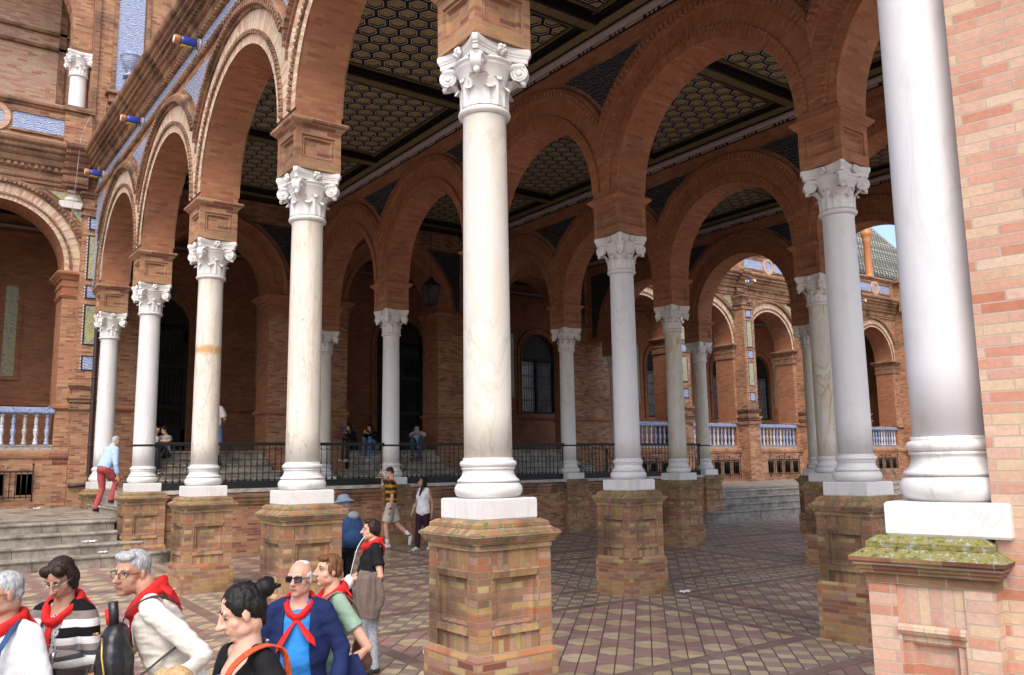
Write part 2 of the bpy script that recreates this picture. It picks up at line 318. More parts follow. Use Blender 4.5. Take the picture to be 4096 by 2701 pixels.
# ---------------------------------------------------------------- columns
def column_proto():
    t = thing('marble_column', 'x', 'column')
    b = MB(); h = .30
    b.frust(0, 0, h-.008, 0, h, .012); b.frust(0, 0, h, .012, h, .164); b.frust(0, 0, h, .164, h-.012, .176)
    b.build('plinth', M['m_white'], t)
    pr = [(.20, .176), (.262, .178)]
    pr += [(.235+.063*cos(a), .245+.066*sin(a)) for a in [rad(q) for q in range(-80, 81, 16)]]
    pr += [(.272, .312), (.272, .330), (.262, .334), (.245, .352), (.232, .375), (.226, .40), (.226, .418), (.236, .422), (.236, .436)]
    pr += [(.215+.036*cos(a), .468+.031*sin(a)) for a in [rad(q) for q in range(-80, 81, 20)]]
    pr += [(.222, .502), (.222, .518), (.19, .52)]
    MB().lathe(pr, 40).build('base', M['m_white'], t)
    MB().lathe([(.18, .518), (.213, .5205), (.2125, .9), (.211, 1.6), (.207, 2.5), (.203, 3.3), (.2005, 3.6), (.208, 3.63), (.19, 3.64)], 40).build('shaft', M['m_warm'], t)
    # capital: bell, leaves, abacus; volutes and rosettes are its own pieces
    b = MB()
    b.lathe([(.18, 3.635), (.222, 3.64), (.240, 3.655), (.246, 3.672), (.240, 3.69), (.222, 3.704), (.208, 3.71), (.204, 3.74), (.207, 3.85), (.216, 3.96), (.235, 4.03), (.262, 4.085), (.275, 4.10), (.272, 4.125), (.29, 4.13), (.29, 4.15), (.2, 4.152)], 40)
    def ab(sc, cut):
        pts = []
        for q in range(4):
            a = -q*PI/2; n = 9
            for i in range(n+1):
                u = -1+2*i/n; x = u*(.335-cut)*sc; y = (.335-.062*(1-u*u))*sc
                pts.append((x*cos(a)-y*sin(a), x*sin(a)+y*cos(a)))
        return pts
    rows = [[(x, y, z) for x, y in ab(sc, .035)] for sc, z in ((.2, 4.15), (.93, 4.152), (.93, 4.195), (.955, 4.20), (.955, 4.212), (.985, 4.225), (1.0, 4.25), (.995, 4.275), (.97, 4.288), (.2, 4.29))]
    b.grid(rows, cu=True, sm=False, caps=True)
    def leaf(a, z0, z1, wd, r0, curl):
        rows = []; n = 10
        for i in range(n+1):
            f = i/n; z = z0+(z1-z0)*min(1, f*1.12)-(.05*max(0, f-.85)/.15 if f > .85 else 0)
            r = r0+.012+curl*max(0, f-.45)**2*2.6; ww = wd*(1-.35*f)*(1+.16*sin(f*26))*(.25 if f > .97 else 1)
            rows.append([((r+(.016 if abs(k) < .1 else (.0 if abs(k) > .9 else .008)))*cos(a+k*ww/r0), (r+(.016 if abs(k) < .1 else (.0 if abs(k) > .9 else .008)))*sin(a+k*ww/r0), z) for k in (-1, -.55, -.12, 0, .12, .55, 1)])
        b.grid(rows, sm=True)
        b.grid([[(x*.94, y*.94, z) for x, y, z in r_] for r_ in rows], sm=True)
    for k in range(8): leaf(k*PI/4+PI/8, 3.71, 3.90, .07, .203, .07)
    for k in range(4): leaf(k*PI/2+PI/4, 3.71, 3.99, .085, .206, .20); leaf(k*PI/2, 3.71, 3.99, .07, .206, .05)
    for k in range(4):                                    # bands running out to the volutes
        a = k*PI/2+PI/4
        b.tube([((.22+.17*f)*cos(a), (.22+.17*f)*sin(a), 4.10+.03*sin(f*2.6)) for f in (0, .25, .5, .75, 1)], [(.10, .05), (.085, .045), (.07, .04), (.062, .04), (.06, .035)], 12)
    cap = b.build('capital', M['m_white'], t)
    for k in range(4):
        a = k*PI/2+PI/4; v = MB()
        pr = [(0, .062), (.02, .068), (.034, .06), (.040, .046), (.050, .046), (.056, .058), (.070, .058), (.074, .046), (.080, .046), (.086, .058), (.098, .054), (.102, .035)]
        full = [(r, z) for r, z in pr]+[(.085, .0)]+[(r, -z) for r, z in pr[::-1]]
        rows = []
        for r, ax in full:
            rows.append([(r*cos(2*PI*j/24), ax, r*sin(2*PI*j/24)) for j in range(24)])
        v.grid(rows, cu=True, sm=True)
        v.tube([(.02, 0, -.085), (.05, 0, -.12), (.06, 0, -.145)], [.045, .034, .008], 8)
        o = v.build('volute', M['m_white'], cap, (.338*cos(a), .338*sin(a), 4.055), (0, 0, a)); o.scale = (.84, .9, .84)
        a = k*PI/2; f = MB()
        for j in range(5): f.lathe([(0, -.03), (.026, -.012), (.03, 0), (.026, .012), (0, .03)], 8, .032*cos(j*2*PI/5), .032*sin(j*2*PI/5), caps=False)
        f.lathe([(0, -.02), (.02, 0), (.0, .036)], 8, caps=False)
        f.build('rosette', M['m_white'], cap, (.298*cos(a), .298*sin(a), 4.22), (0, PI/2, a))
    return t
COL = column_proto()
ROWN = {0: 'outer row', 1: 'second row', 2: 'third row', 3: 'far row'}
COLLAB = {
 (0, 1): 'big cream marble column in front centre, between two empty tiled bays', (0, 2): 'cream marble column with grey-brown veins, behind the man in navy jacket',
 (0, 3): 'cream marble column with orange stain band round its shaft', (0, 4): 'pale grey marble column beside the stairs, black band round its foot',
 (0, 5): 'leftmost pale marble column against the facade drain pipe', (1, 1): 'grey-white streaked marble column left of the big brick pier column',
 (1, 2): 'grey-white marble column of the second row, right of the big cream column', (1, 3): 'marble column hidden behind the big cream column, only its capital corner showing',
 (1, 4): 'marble column behind the man in the zigzag shirt', (1, 5): 'marble column on the terrace half hidden behind the veined cream column',
 (2, 2): 'marble column with swirling gold veins, overlapped by the grey streaked column', (2, 3): 'marble column with gold-brown veins before the ceramic balustrades',
 (2, 4): 'slim marble column on the low wall, right of the grilled arched window', (2, 5): 'marble column on the terrace behind the third row',
 (3, 2): 'far row marble column behind the swirled gold column', (3, 3): 'far row marble column peeping out left of the gold swirled column',
 (3, 4): 'small cream marble column with black band at the far right stairs', (3, 5): 'far marble column on the terrace, half hidden behind the second row column'}
MATC = {(1, 1): 'm_cool', (1, 2): 'm_cool', (2, 2): 'm_gold', (2, 3): 'm_gold', (0, 4): 'm_cool', (0, 5): 'm_cool', (2, 4): 'm_white', (3, 4): 'm_gold', (0, 2): 'm_warm', (0, 3): 'm_warm', (1, 4): 'm_white'}
first = [True]
def place_column(x, y, z, lab, mt=None, rz=0):
    if first[0]: c = COL; first[0] = False
    else: c = copy_tree(COL)
    c.location = (x, y, z); c.rotation_euler.z = rz; c['label'] = lab; c['group'] = 'white marble columns carrying the arches'
    if mt:
        for ch in kids(c):
            if ch.name.startswith('shaft'): setmat(ch, M[mt])
    return c
COLS = {}
for (i, j), lab in COLLAB.items():
    COLS[i, j] = place_column(i*PX, LINES[j], -.52, lab, MATC.get((i, j)))

# rust band and marks on particular columns (stains with a shape of their own)
def stained(base, col, zc, wd, streaks=True):
    m = base.copy(); m.name = base.name+'_stained'; t = NT.__new__(NT); t.m = m; t.t = m.node_tree; t.b = m.node_tree.nodes['Principled BSDF']
    src = t.b.inputs['Base Color'].links[0].from_socket; sp = t.n('ShaderNodeSeparateXYZ'); o = t.obj(); t.set(sp.inputs[0], o)
    zz = t.math('ADD', sp.outputs[2], t.math('MULTIPLY', t.math('SUBTRACT', t.noise(o, 6, 4, .6), .5), .12))
    d = t.math('ABSOLUTE', t.math('SUBTRACT', zz, zc)); f = t.ramp(t.math('DIVIDE', d, wd), [(.3, .85), (1., 0.)])
    c = t.mix(f, src, col)
    if streaks:
        n = t.noise(t.map(o, sc=(5, 5, .25)), 1.6, 5, .6, 1.2); c = t.mix(t.ramp(n, [(.56, 0.), (.62, .55)]), c, (.62, .47, .27))
        n2 = t.noise(t.map(o, sc=(3, 3, .3), loc=(3, 1, 2)), 1.2, 4, .5, 2.); c = t.mix(t.ramp(n2, [(.494, 0.), (.5, .7), (.506, 0.)]), c, (.25, .22, .18))
    t.set(t.b.inputs['Base Color'], c); return m
for ch in kids(COLS[0, 3]):
    if ch.name.startswith('shaft'): setmat(ch, stained(M['m_warm'], (.50, .27, .08), 2.42, .10))
for ch in kids(COLS[0, 2]):
    if ch.name.startswith('shaft'): setmat(ch, stained(M['m_warm'], (.3, .27, .2), -5, .1))

# ---------------------------------------------------------------- pedestals
def panel_side(b, w0, w1, z0, z1, dep, fr, mp, m=0, mi=0, moulds=True):
    """recessed panel in one face: mp(u, z, d) -> point, d into the body"""
    def ring(a, b_, d0, d1, mm):
        (u0, u1, q0, q1), (v0, v1, r0, r1) = a, b_
        for p in (((u0, q0), (u1, q0), (v1, r0), (v0, r0)), ((u1, q0), (u1, q1), (v1, r1), (v1, r0)), ((u1, q1), (u0, q1), (v0, r1), (v1, r1)), ((u0, q1), (u0, q0), (v0, r0), (v0, r1))):
            dd = (d0, d0, d1, d1); b.poly([mp(u, z, d) for (u, z), d in zip(p, dd)], [(u, z) for u, z in p], mm)
    A = (w0, w1, z0, z1); B = (w0+fr, w1-fr, z0+fr, z1-fr)
    ring(A, B, 0, 0, m)
    Cc = tuple(x+s_*.004 for x, s_ in zip(B, (1, -1, 1, -1))); ring(B, Cc, 0, dep*.5, m)
    D = tuple(x+s_*.035 for x, s_ in zip(Cc, (1, -1, 1, -1))); ring(Cc, D, dep*.5, dep*.35, m)
    E_ = tuple(x+s_*.022 for x, s_ in zip(D, (1, -1, 1, -1))); ring(D, E_, dep*.35, dep, m)
    b.poly([mp(E_[0], E_[2], dep), mp(E_[1], E_[2], dep), mp(E_[1], E_[3], dep), mp(E_[0], E_[3], dep)], [(E_[0], E_[2]), (E_[1], E_[2]), (E_[1], E_[3]), (E_[0], E_[3])], mi)
def sides(h):
    """four faces of a square block of half width h"""
    return [lambda u, z, d: (u, -h+d, z), lambda u, z, d: (h-d, u, z), lambda u, z, d: (-u, h-d, z), lambda u, z, d: (-h+d, -u, z)]
PED_G = 'brick pedestals under the marble columns'
def pedestal_meshes():
    t = thing('brick_pedestal', 'x', 'pedestal')
    h = .377; b = MB(); zt, zb = -.237, -1.043        # heights from the top of the pedestal
    for mp in sides(h):
        z1, z0 = zt, zb; zs1, zs0 = zt-.165, zb+.16; e = .135
        b.poly([mp(-h, z1, 0), mp(-h, z0, 0), mp(-h+e, z0, 0), mp(-h+e, z1, 0)], [(0, z1), (0, z0), (e, z0), (e, z1)], 0)
        b.poly([mp(h-e, z1, 0), mp(h-e, z0, 0), mp(h, z0, 0), mp(h, z1, 0)], [(.1, z1), (.1, z0), (.1+e, z0), (.1+e, z1)], 0)
        for q0, q1 in ((zs1, z1), (z0, zs0)):
            b.poly([mp(-h+e, q0, .012), mp(h-e, q0, .012), mp(h-e, q1, .012), mp(-h+e, q1, .012)], [(-h+e, q0-z1+.005), (h-e, q0-z1+.005), (h-e, q1-z1+.005), (-h+e, q1-z1+.005)], 1)
            for u in (-h+e, h-e): b.poly([mp(u, q0, 0), mp(u, q0, .012), mp(u, q1, .012), mp(u, q1, 0)], m=0)
        panel_side(b, -h+e, h-e, zs0, zs1, .05, .012, mp)
        # moulded hood over the panel and sloping sill below it
        def bar(za, zb_, da, db):
            u0, u1 = -h+e+.002, h-e-.002
            b.poly([mp(u0, za, .0), mp(u1, za, .0), mp(u1, za-.012, -da), mp(u0, za-.012, -da)], m=1); b.poly([mp(u0, za-.012, -da), mp(u1, za-.012, -da), mp(u1, zb_, -db), mp(u0, zb_, -db)], [(u0, 0), (u1, 0), (u1, .05), (u0, .05)], 1)
            b.poly([mp(u0, zb_, -db), mp(u1, zb_, -db), mp(u1, zb_-.006, .05), mp(u0, zb_-.006, .05)], m=0)
            for u in (u0, u1): b.poly([mp(u, za, 0), mp(u, za-.012, -da), mp(u, zb_, -db), mp(u, zb_-.006, .05)], m=0)
        bar(zs1+.01, zs1-.055, .018, .006); bar(zs0+.045, zs0-.02, .0, .016)
    b.build('shaft', [M['ped'], M['pedv']], t)
    c = MB()
    c.frust(0, 0, .385, -.237, .385, -.185); c.frust(0, 0, .405, -.185, .405, -.167); c.frust(0, 0, .418, -.166, .418, -.147); c.frust(0, 0, .432, -.146, .432, -.127)
    c.frust(0, 0, .446, -.126, .446, -.104); c.frust(0, 0, .446, -.104, .37, -.058); c.frust(0, 0, .375, -.058, .375, -.028); c.frust(0, 0, .375, -.028, .325, 0)
    c.build('cap', M['cap'], t)
    return t
PED = pedestal_meshes()
pf = [True]
def place_pedestal(x, y, lab, zfloor=None):
    z0 = zg(x, y) if zfloor is None else zfloor
    H = -.52-z0
    if pf[0]: p = PED; pf[0] = False
    else: p = copy_tree(PED)
    p.location = (x, y, z0); p['label'] = lab; p['group'] = PED_G
    for ch in kids(p):
        if ch.name.startswith('base_course'): bpy.data.objects.remove(ch)
        else: ch.location = (0, 0, H)
    b = MB(); b.frust(0, 0, .410, -.05, .410, H-1.085); b.frust(0, 0, .410, H-1.085, .379, H-1.043); b.build('base_course', M['ped'], p)
    return p
place_pedestal(0, 0, 'big mossy brick pedestal under the cream column in front centre')
place_pedestal(0, PY, 'brick pedestal behind the man in navy jacket and red scarf')
place_pedestal(0, 2*PY, 'brick pedestal behind the woman with a dark hair bun')
place_pedestal(0, 3*PY, 'brick pedestal at the end of the left steps, joined to the low wall')
place_pedestal(0, LINES[5], 'low brick pedestal against the left facade beside the side steps', -1.0)
place_pedestal(PX, 0, 'tall brick pedestal with whitened foot behind the lichen covered cap')
place_pedestal(PX, PY, 'free standing brick pedestal with yellow bricks amid the tiled floor')
place_pedestal(PX, 2*PY, 'brick pedestal hidden behind the big mossy pedestal')
place_pedestal(PX, 3*PY, 'brick pedestal set in the low wall behind the man in shorts')
place_pedestal(2*PX, PY, 'dark footed brick pedestal beyond the tall pedestal on the right')
place_pedestal(2*PX, 2*PY, 'brick pedestal with lit right face before the far stairs')
place_pedestal(2*PX, 3*PY, 'stained brick pedestal set in the low wall under the fence')
place_pedestal(3*PX, PY, 'far row pedestal hidden behind the dark footed pedestal')
place_pedestal(3*PX, 2*PY, 'far thin slice of pedestal at the right end of the far stairs')
place_pedestal(3*PX, 3*PY, 'narrow yellow brick pedestal beside the far stairs')

# column and pier at the right edge (turned a little from the grid)
A0 = Vector((.43, -3.865, 0)); ROT0 = rad(11)
place_column(A0.x, A0.y, -.46, 'huge grey-white marble column at the right edge against a brick pier', 'm_cool', ROT0)
def corner_pier():
    # local frame: -x towards the plaza, -y to the right in the picture
    t = thing('brick_pedestal', 'pale brick pedestal with lichen covered cap at the right edge', 'pedestal', (A0.x, A0.y, zg(A0.x, A0.y)), ROT0, PED_G)
    H = -.46-zg(A0.x, A0.y); y0, y1 = -.22, .385; h = .377
    b = MB(); zt, zb = H-.24, H-1.10
    mp = lambda u, z, d: (-h+d, -u, z)              # u to the right in the picture
    u0, u1 = -y1, -y0; e = .14
    for a, c in ((u0, u0+e), (u1-e, u1)): b.poly([mp(a, zt, 0), mp(a, 0, 0), mp(c, 0, 0), mp(c, zt, 0)], [(a-u0, zt), (a-u0, 0), (c-u0, 0), (c-u0, zt)], 0)
    b.poly([mp(u0+e, zt-.20, .012), mp(u1-e, zt-.20, .012), mp(u1-e, zt, .012), mp(u0+e, zt, .012)], [(u0, -.20), (u1-2*e, -.20), (u1-2*e, .004), (u0, .004)], 1)
    for u in (u0+e, u1-e): b.poly([mp(u, zt-.2, 0), mp(u, zt-.2, .012), mp(u, zt, .012), mp(u, zt, 0)], m=0)
    panel_side(b, u0+e, u1-e, zb, zt-.20, .06, .012, mp)
    b.poly([mp(u0+e, 0, 0), mp(u1-e, 0, 0), mp(u1-e, zb, 0), mp(u0+e, zb, 0)], m=0)
    q0, q1 = u0+e+.002, u1-e-.002; za = zt-.195
    prof = [(0, za), (-.022, za-.012), (-.026, za-.03), (-.012, za-.05), (.012, za-.06), (.012, za-.085), (.03, za-.10), (.06, za-.104)]
    for (d0, z0), (d1, z1) in zip(prof, prof[1:]): b.poly([mp(q0, z0, d0), mp(q1, z0, d0), mp(q1, z1, d1), mp(q0, z1, d1)], [(q0, 0), (q1, 0), (q1, .05), (q0, .05)], 1)
    for q in (q0, q1): b.poly([mp(q, z0, d0) for d0, z0 in prof], m=0)
    for xx, sy in ((0, y0), (0, y1)):               # returns
        b.poly([(-h, sy, 0), (h, sy, 0), (h, sy, zt), (-h, sy, zt)], m=0)
    b.build('shaft', [M['pale'], M['palev']], t)
    c = MB(); cy = (y0+y1)/2; hy = (y1-y0)/2
    def lay(e0, z0, e1, z1): c.frust(0, cy, (h+e0, hy+e0), H+z0, (h+e1, hy+e1), H+z1)
    lay(.008, -.24, .008, -.187); lay(.028, -.187, .028, -.168); lay(.04, -.167, .04, -.147); lay(.055, -.146, .055, -.126); lay(.068, -.125, .072, -.104)
    c.build('cap', [M['mould']], t)
    c = MB(); lay(.072, -.104, -.005, -.058); lay(.0, -.058, .0, -.03); lay(.0, -.03, -.045, 0)
    c.build('lichen_top', [M['capl']], t)
    p = thing('brick_pier', 'tall pale pink brick pier filling the right edge', 'pier', (A0.x, A0.y, zg(A0.x, A0.y)), ROT0)
    MB().box(-.255, 1.3, -1.9, -.212, -.3, 11).build('pier_wall', M['pale'], p)
corner_pier()

# ---------------------------------------------------------------- arcades
IMP = -.52+4.29                                   # 3.77 underside of the impost blocks
def impost(b, cx, cy, h=.315, z0=3.77, z1=4.44):
    for f in sides(h):
        mp = lambda u, z, d, f=f: (f(u, z, d)[0]+cx, f(u, z, d)[1]+cy, z)
        b.poly([mp(-h, z0, 0), mp(h, z0, 0), mp(h, z0+.05, 0), mp(-h, z0+.05, 0)], m=0)
        panel_side(b, -h, h, z0+.05, z1-.13, .05, .085, mp)
    b.poly([(cx-h, cy-h, z0), (cx-h, cy+h, z0), (cx+h, cy+h, z0), (cx+h, cy-h, z0)])
    for a, q0, c, q1 in ((.322, -.13, .322, -.105), (.335, -.105, .35, -.085), (.352, -.085, .385, -.05), (.392, -.05, .398, -.022), (.398, -.022, .385, .0)):
        b.frust(cx, cy, a*h/.315, z1+q0, c*h/.315, z1+q1)
def arch_wall(b, mp, s0, s1, ops, zs, zb, zt, d0, d1, mo=0, mi=0, ms=1, ends=True):
    """wall from s0 to s1, arched openings ops=[(centre, radius)], springing zs, piers down to zb"""
    segs = []; s = s0
    for c, r in ops:
        segs.append((s, c-r, None)); segs.append((c-r, c+r, (c, r))); s = c+r
    segs.append((s, s1, None))
    for a, e, o in segs:
        if o is None:
            if e-a < 1e-4: continue
            for d, m in ((d0, mo), (d1, mi)): b.poly([mp(a, d, zb), mp(e, d, zb), mp(e, d, zt), mp(a, d, zt)], [(a, zb), (e, zb), (e, zt), (a, zt)], m)
            b.poly([mp(a, d0, zb), mp(e, d0, zb), mp(e, d1, zb), mp(a, d1, zb)], m=ms)
        else:
            c, r = o; n = 40; pts = [(c-r*cos(PI*k/n), zs+r*sin(PI*k/n)) for k in range(n+1)]
            for (sa, za), (sb, zb_) in zip(pts, pts[1:]):
                for d, m in ((d0, mo), (d1, mi)): b.poly([mp(sa, d, za), mp(sb, d, zb_), mp(sb, d, zt), mp(sa, d, zt)], [(sa, za), (sb, zb_), (sb, zt), (sa, zt)], m)
            L = 0; pts2 = [(c-r, zb)]+pts+[(c+r, zb)]
            for (sa, za), (sb, zb_) in zip(pts2, pts2[1:]):
                l = math.hypot(sb-sa, zb_-za); b.poly([mp(sa, d0, za), mp(sb, d0, zb_), mp(sb, d1, zb_), mp(sa, d1, za)], [(d0, L), (d0, L+l), (d1, L+l), (d1, L)], ms); L += l
    b.poly([mp(s0, d0, zt), mp(s1, d0, zt), mp(s1, d1, zt), mp(s0, d1, zt)], m=mi)
    if ends:
        for s in (s0, s1): b.poly([mp(s, d0, zb), mp(s, d1, zb), mp(s, d1, zt), mp(s, d0, zt)], [(d0, zb), (d1, zb), (d1, zt), (d0, zt)], mi)
def archivolt(b, mp, c, r, zs, dface, sg, SL, SR, teeth=True, zfoot=None, sc=1.):
    prof = [(0, -.005), (0, .022), (.150, .022), (.153, .05), (.19, .05), (.194, .016), (.50, .016), (.503, .05), (.565, .055), (.575, .085), (.63, .10), (.69, .09), (.72, .06), (.722, -.005)]
    prof = [(p*sc, q) for p, q in prof]; n = 44; rows = []
    for k in range(n+1):
        th = PI*k/n; cc = cos(th); S = SR if cc > 0 else SL; lim = S/max(abs(cc), 1e-6)
        rows.append([(mp(c+min(r+p, lim)*cos(th), dface+sg*q, zs+min(r+p, lim)*sin(th)), min(r+p, lim)) for p, q in prof])
    for A, B, k in zip(rows, rows[1:], range(n)):
        for i in range(len(prof)-1):
            if A[i+1][1]-A[i][1] < 1e-5 and B[i+1][1]-B[i][1] < 1e-5 and prof[i+1][0] > 1e-4: continue
            m = 0 if i in (1, 5) else 1; u0, u1 = k*PI/n*(r+.3), (k+1)*PI/n*(r+.3)
            b.poly([A[i][0], B[i][0], B[i+1][0], A[i+1][0]], [(u0, A[i][1]), (u1, B[i][1]), (u1, B[i+1][1]), (u0, A[i+1][1])], m, sm=False)
    if zfoot is not None:                             # straight feet down to the impost
        for s_, S in ((1, SR), (-1, SL)):
            for i in range(len(prof)-1):
                r0, r1 = min(r+prof[i][0], S), min(r+prof[i+1][0], S)
                if r1-r0 < 1e-5 and prof[i+1][0] > 1e-4: continue
                b.poly([mp(c+s_*r0, dface+sg*prof[i][1], zs), mp(c+s_*r0, dface+sg*prof[i][1], zfoot), mp(c+s_*r1, dface+sg*prof[i+1][1], zfoot), mp(c+s_*r1, dface+sg*prof[i+1][1], zs)], [(0, r0), (zs-zfoot, r0), (zs-zfoot, r1), (0, r1)], 0 if i in (1, 5) else 1)
    if teeth:
        for rr, w_, hh, st in ((r+.172*sc, .03, .065, .085), (r+.60*sc, .045, .125, .105)):
            nn = int(PI*rr/st)
            for k in range(nn+1):
                th = PI*(k+.5)/(nn+1); S = SR if cos(th) > 0 else SL
                if (rr+w_)*abs(cos(th)) > S: continue
                ps = []
                for q in (dface, dface+sg*hh):
                    for dr, dt in ((-w_, -.32*st/rr), (w_, -.32*st/rr), (w_, .32*st/rr), (-w_, .32*st/rr)):
                        ps.append(mp(c+(rr+dr)*cos(th+dt), q, zs+(rr+dr)*sin(th+dt)))
                for q in ((4, 5, 6, 7), (0, 1, 5, 4), (1, 2, 6, 5), (2, 3, 7, 6), (3, 0, 4, 7)): b.poly([ps[i] for i in q], m=1)
def spandrel(mp, c0, c1, R, zs, zt, dface, sg, name, mat, parent, frame=.045, s_min=-1e9, s_max=1e9, sc=None):
    """curved triangle between two arches centred c0 < c1 (either may be None)"""
    b = MB(); n = 24; lo, hi = (c0 if c0 is not None else c1-4), (c1 if c1 is not None else c0+4)
    for pad, q, m in ((frame, .012, 1), (0, .02, 0)):
        RR = R-pad; top = zt+pad
        low = lambda s: max([zs+math.sqrt(max(0, RR*RR-(s-c)**2)) for c in (c0, c1) if c is not None])
        ss = [lo+(hi-lo)*k/400 for k in range(401)]; ok = [s for s in ss if low(s) < top and s_min+.05-pad <= s <= s_max-.05+pad and (c0 is None or s > c0) and (c1 is None or s < c1)]
        if len(ok) < 3: return
        a, e = ok[0], ok[-1]; qs = [a+(e-a)*k/n for k in range(n+1)]
        for sa, sb in zip(qs, qs[1:]):
            b.poly([mp(sa, dface+sg*q, min(top, low(sa))), mp(sb, dface+sg*q, min(top, low(sb))), mp(sb, dface+sg*q, top), mp(sa, dface+sg*q, top)], [(sa, low(sa)), (sb, low(sb)), (sb, top), (sa, top)], m)
    b.build(name, [mat, M['mould']], parent)

R_A, ZS = 1.756, 4.55
def arcade(i, lab):
    x0 = i*PX; t = thing('brick_arcade', lab, 'arcade', (x0, 0, 0), 0, 'brick arcades of the portico')
    mp = lambda s, d, z: (d, s, z)
    ys = [LINES[j] for j in range(0, 6)]; ops = []
    for a, e in zip(ys, ys[1:]): ops.append(((a+e)/2, (e-a)/2-.315))
    outer_l = i == 0; outer_r = i == 3
    b = MB(); arch_wall(b, mp, ys[0]-.315 if i else -3.6, 17.5, ops if i else [(ops[0][0]+.0, 1.40)]+ops[1:], ZS, 4.44, 7.9, -.315, .315, 0 if outer_l else 1, 2 if outer_r else 1, 1)
    b.build('arch_wall', [M['wall'], M['red'], M['wall']], t)
    for j in range(1, 6):
        b = MB(); impost(b, 0, LINES[j]); b.build('impost', M['wall'] if i == 0 else M['red'], t)
    for k, (c, r) in enumerate(ops):
        if i == 0 and k == 0: r = 1.40
        S = (ys[k+1]-ys[k])/2-.0004
        b = MB(); vm = 0
        for sg, d in ((-1, -.315), (1, .315)):
            archivolt(b, mp, c, r, ZS, d, sg, S, S, teeth=(sg == -1), zfoot=4.60 if 0 else None)
        b.build('archivolt', [M['vous'] if outer_l else M['vousr'], M['mould'] if outer_l else M['red']], t)
    for k in range(len(ops)+1):
        c0 = ops[k-1][0] if k > 0 else None; c1 = ops[k][0] if k < len(ops) else None
        for sg, d in ((-1, -.315), (1, .315)):
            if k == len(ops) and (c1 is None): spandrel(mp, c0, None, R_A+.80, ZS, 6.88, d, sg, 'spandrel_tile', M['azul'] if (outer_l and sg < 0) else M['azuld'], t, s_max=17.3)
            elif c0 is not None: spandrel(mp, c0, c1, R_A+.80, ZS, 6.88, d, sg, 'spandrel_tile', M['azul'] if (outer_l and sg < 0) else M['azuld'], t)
    if outer_l or outer_r:
        sg = -1 if outer_l else 1; d = sg*.315; a0, a1 = -3.6 if outer_l else -4.4, 17.49
        b = MB(); b.prof_y([(d, 7.21), (d+sg*.016, 7.21), (d+sg*.016, 7.43), (d, 7.43)], a0, a1, mp); b.build('tile_frieze', M['azul'], t)
        b = MB()
        b.prof_y([(d, 7.06), (d+sg*.03, 7.06), (d+sg*.05, 7.08), (d+sg*.05, 7.17), (d+sg*.02, 7.19), (d, 7.20)], a0, a1, mp)
        P = [(0, 7.435), (.04, 7.44), (.05, 7.47), (.05, 7.50), (.10, 7.52), (.11, 7.56), (.11, 7.60), (.17, 7.63), (.17, 7.68), (.19, 7.70), (.19, 7.76), (.25, 7.79), (.30, 7.80), (.30, 7.86), (.36, 7.89), (.36, 7.95), (.42, 7.98), (.44, 8.03), (.44, 8.10), (.41, 8.17), (0, 8.22)]
        b.prof_y([(d+sg*p, z) for p, z in P], a0, a1, mp)
        s = a0
        while s < a1-.1:
            for s_, e_, p0, p1, z0, z1 in ((s, s+.065, .05, .10, 7.455, 7.505), (s+.02, s+.09, .19, .245, 7.705, 7.765), (s, s+.055, .02, .07, 7.09, 7.16)):
                xa, xb = sorted((d+sg*p0, d+sg*p1)); b.box(xa, xb, s_, e_, z0, z1)
            s += .13
        b.build('cornice', M['mould'], t)
        MB().box(-.5, .5, a0, a1, 8.0, 8.19).build('cornice_top', M['mould'], t)
    return t
arcade(0, 'nearest brick arcade with blue tile frieze and spouts, outer row')
arcade(1, 'red brick arcade of the second row under the coffered ceilings')
arcade(2, 'red brick arcade of the third row deep in the portico')
arcade(3, 'farthest brick arcade opening on the sunlit facade')

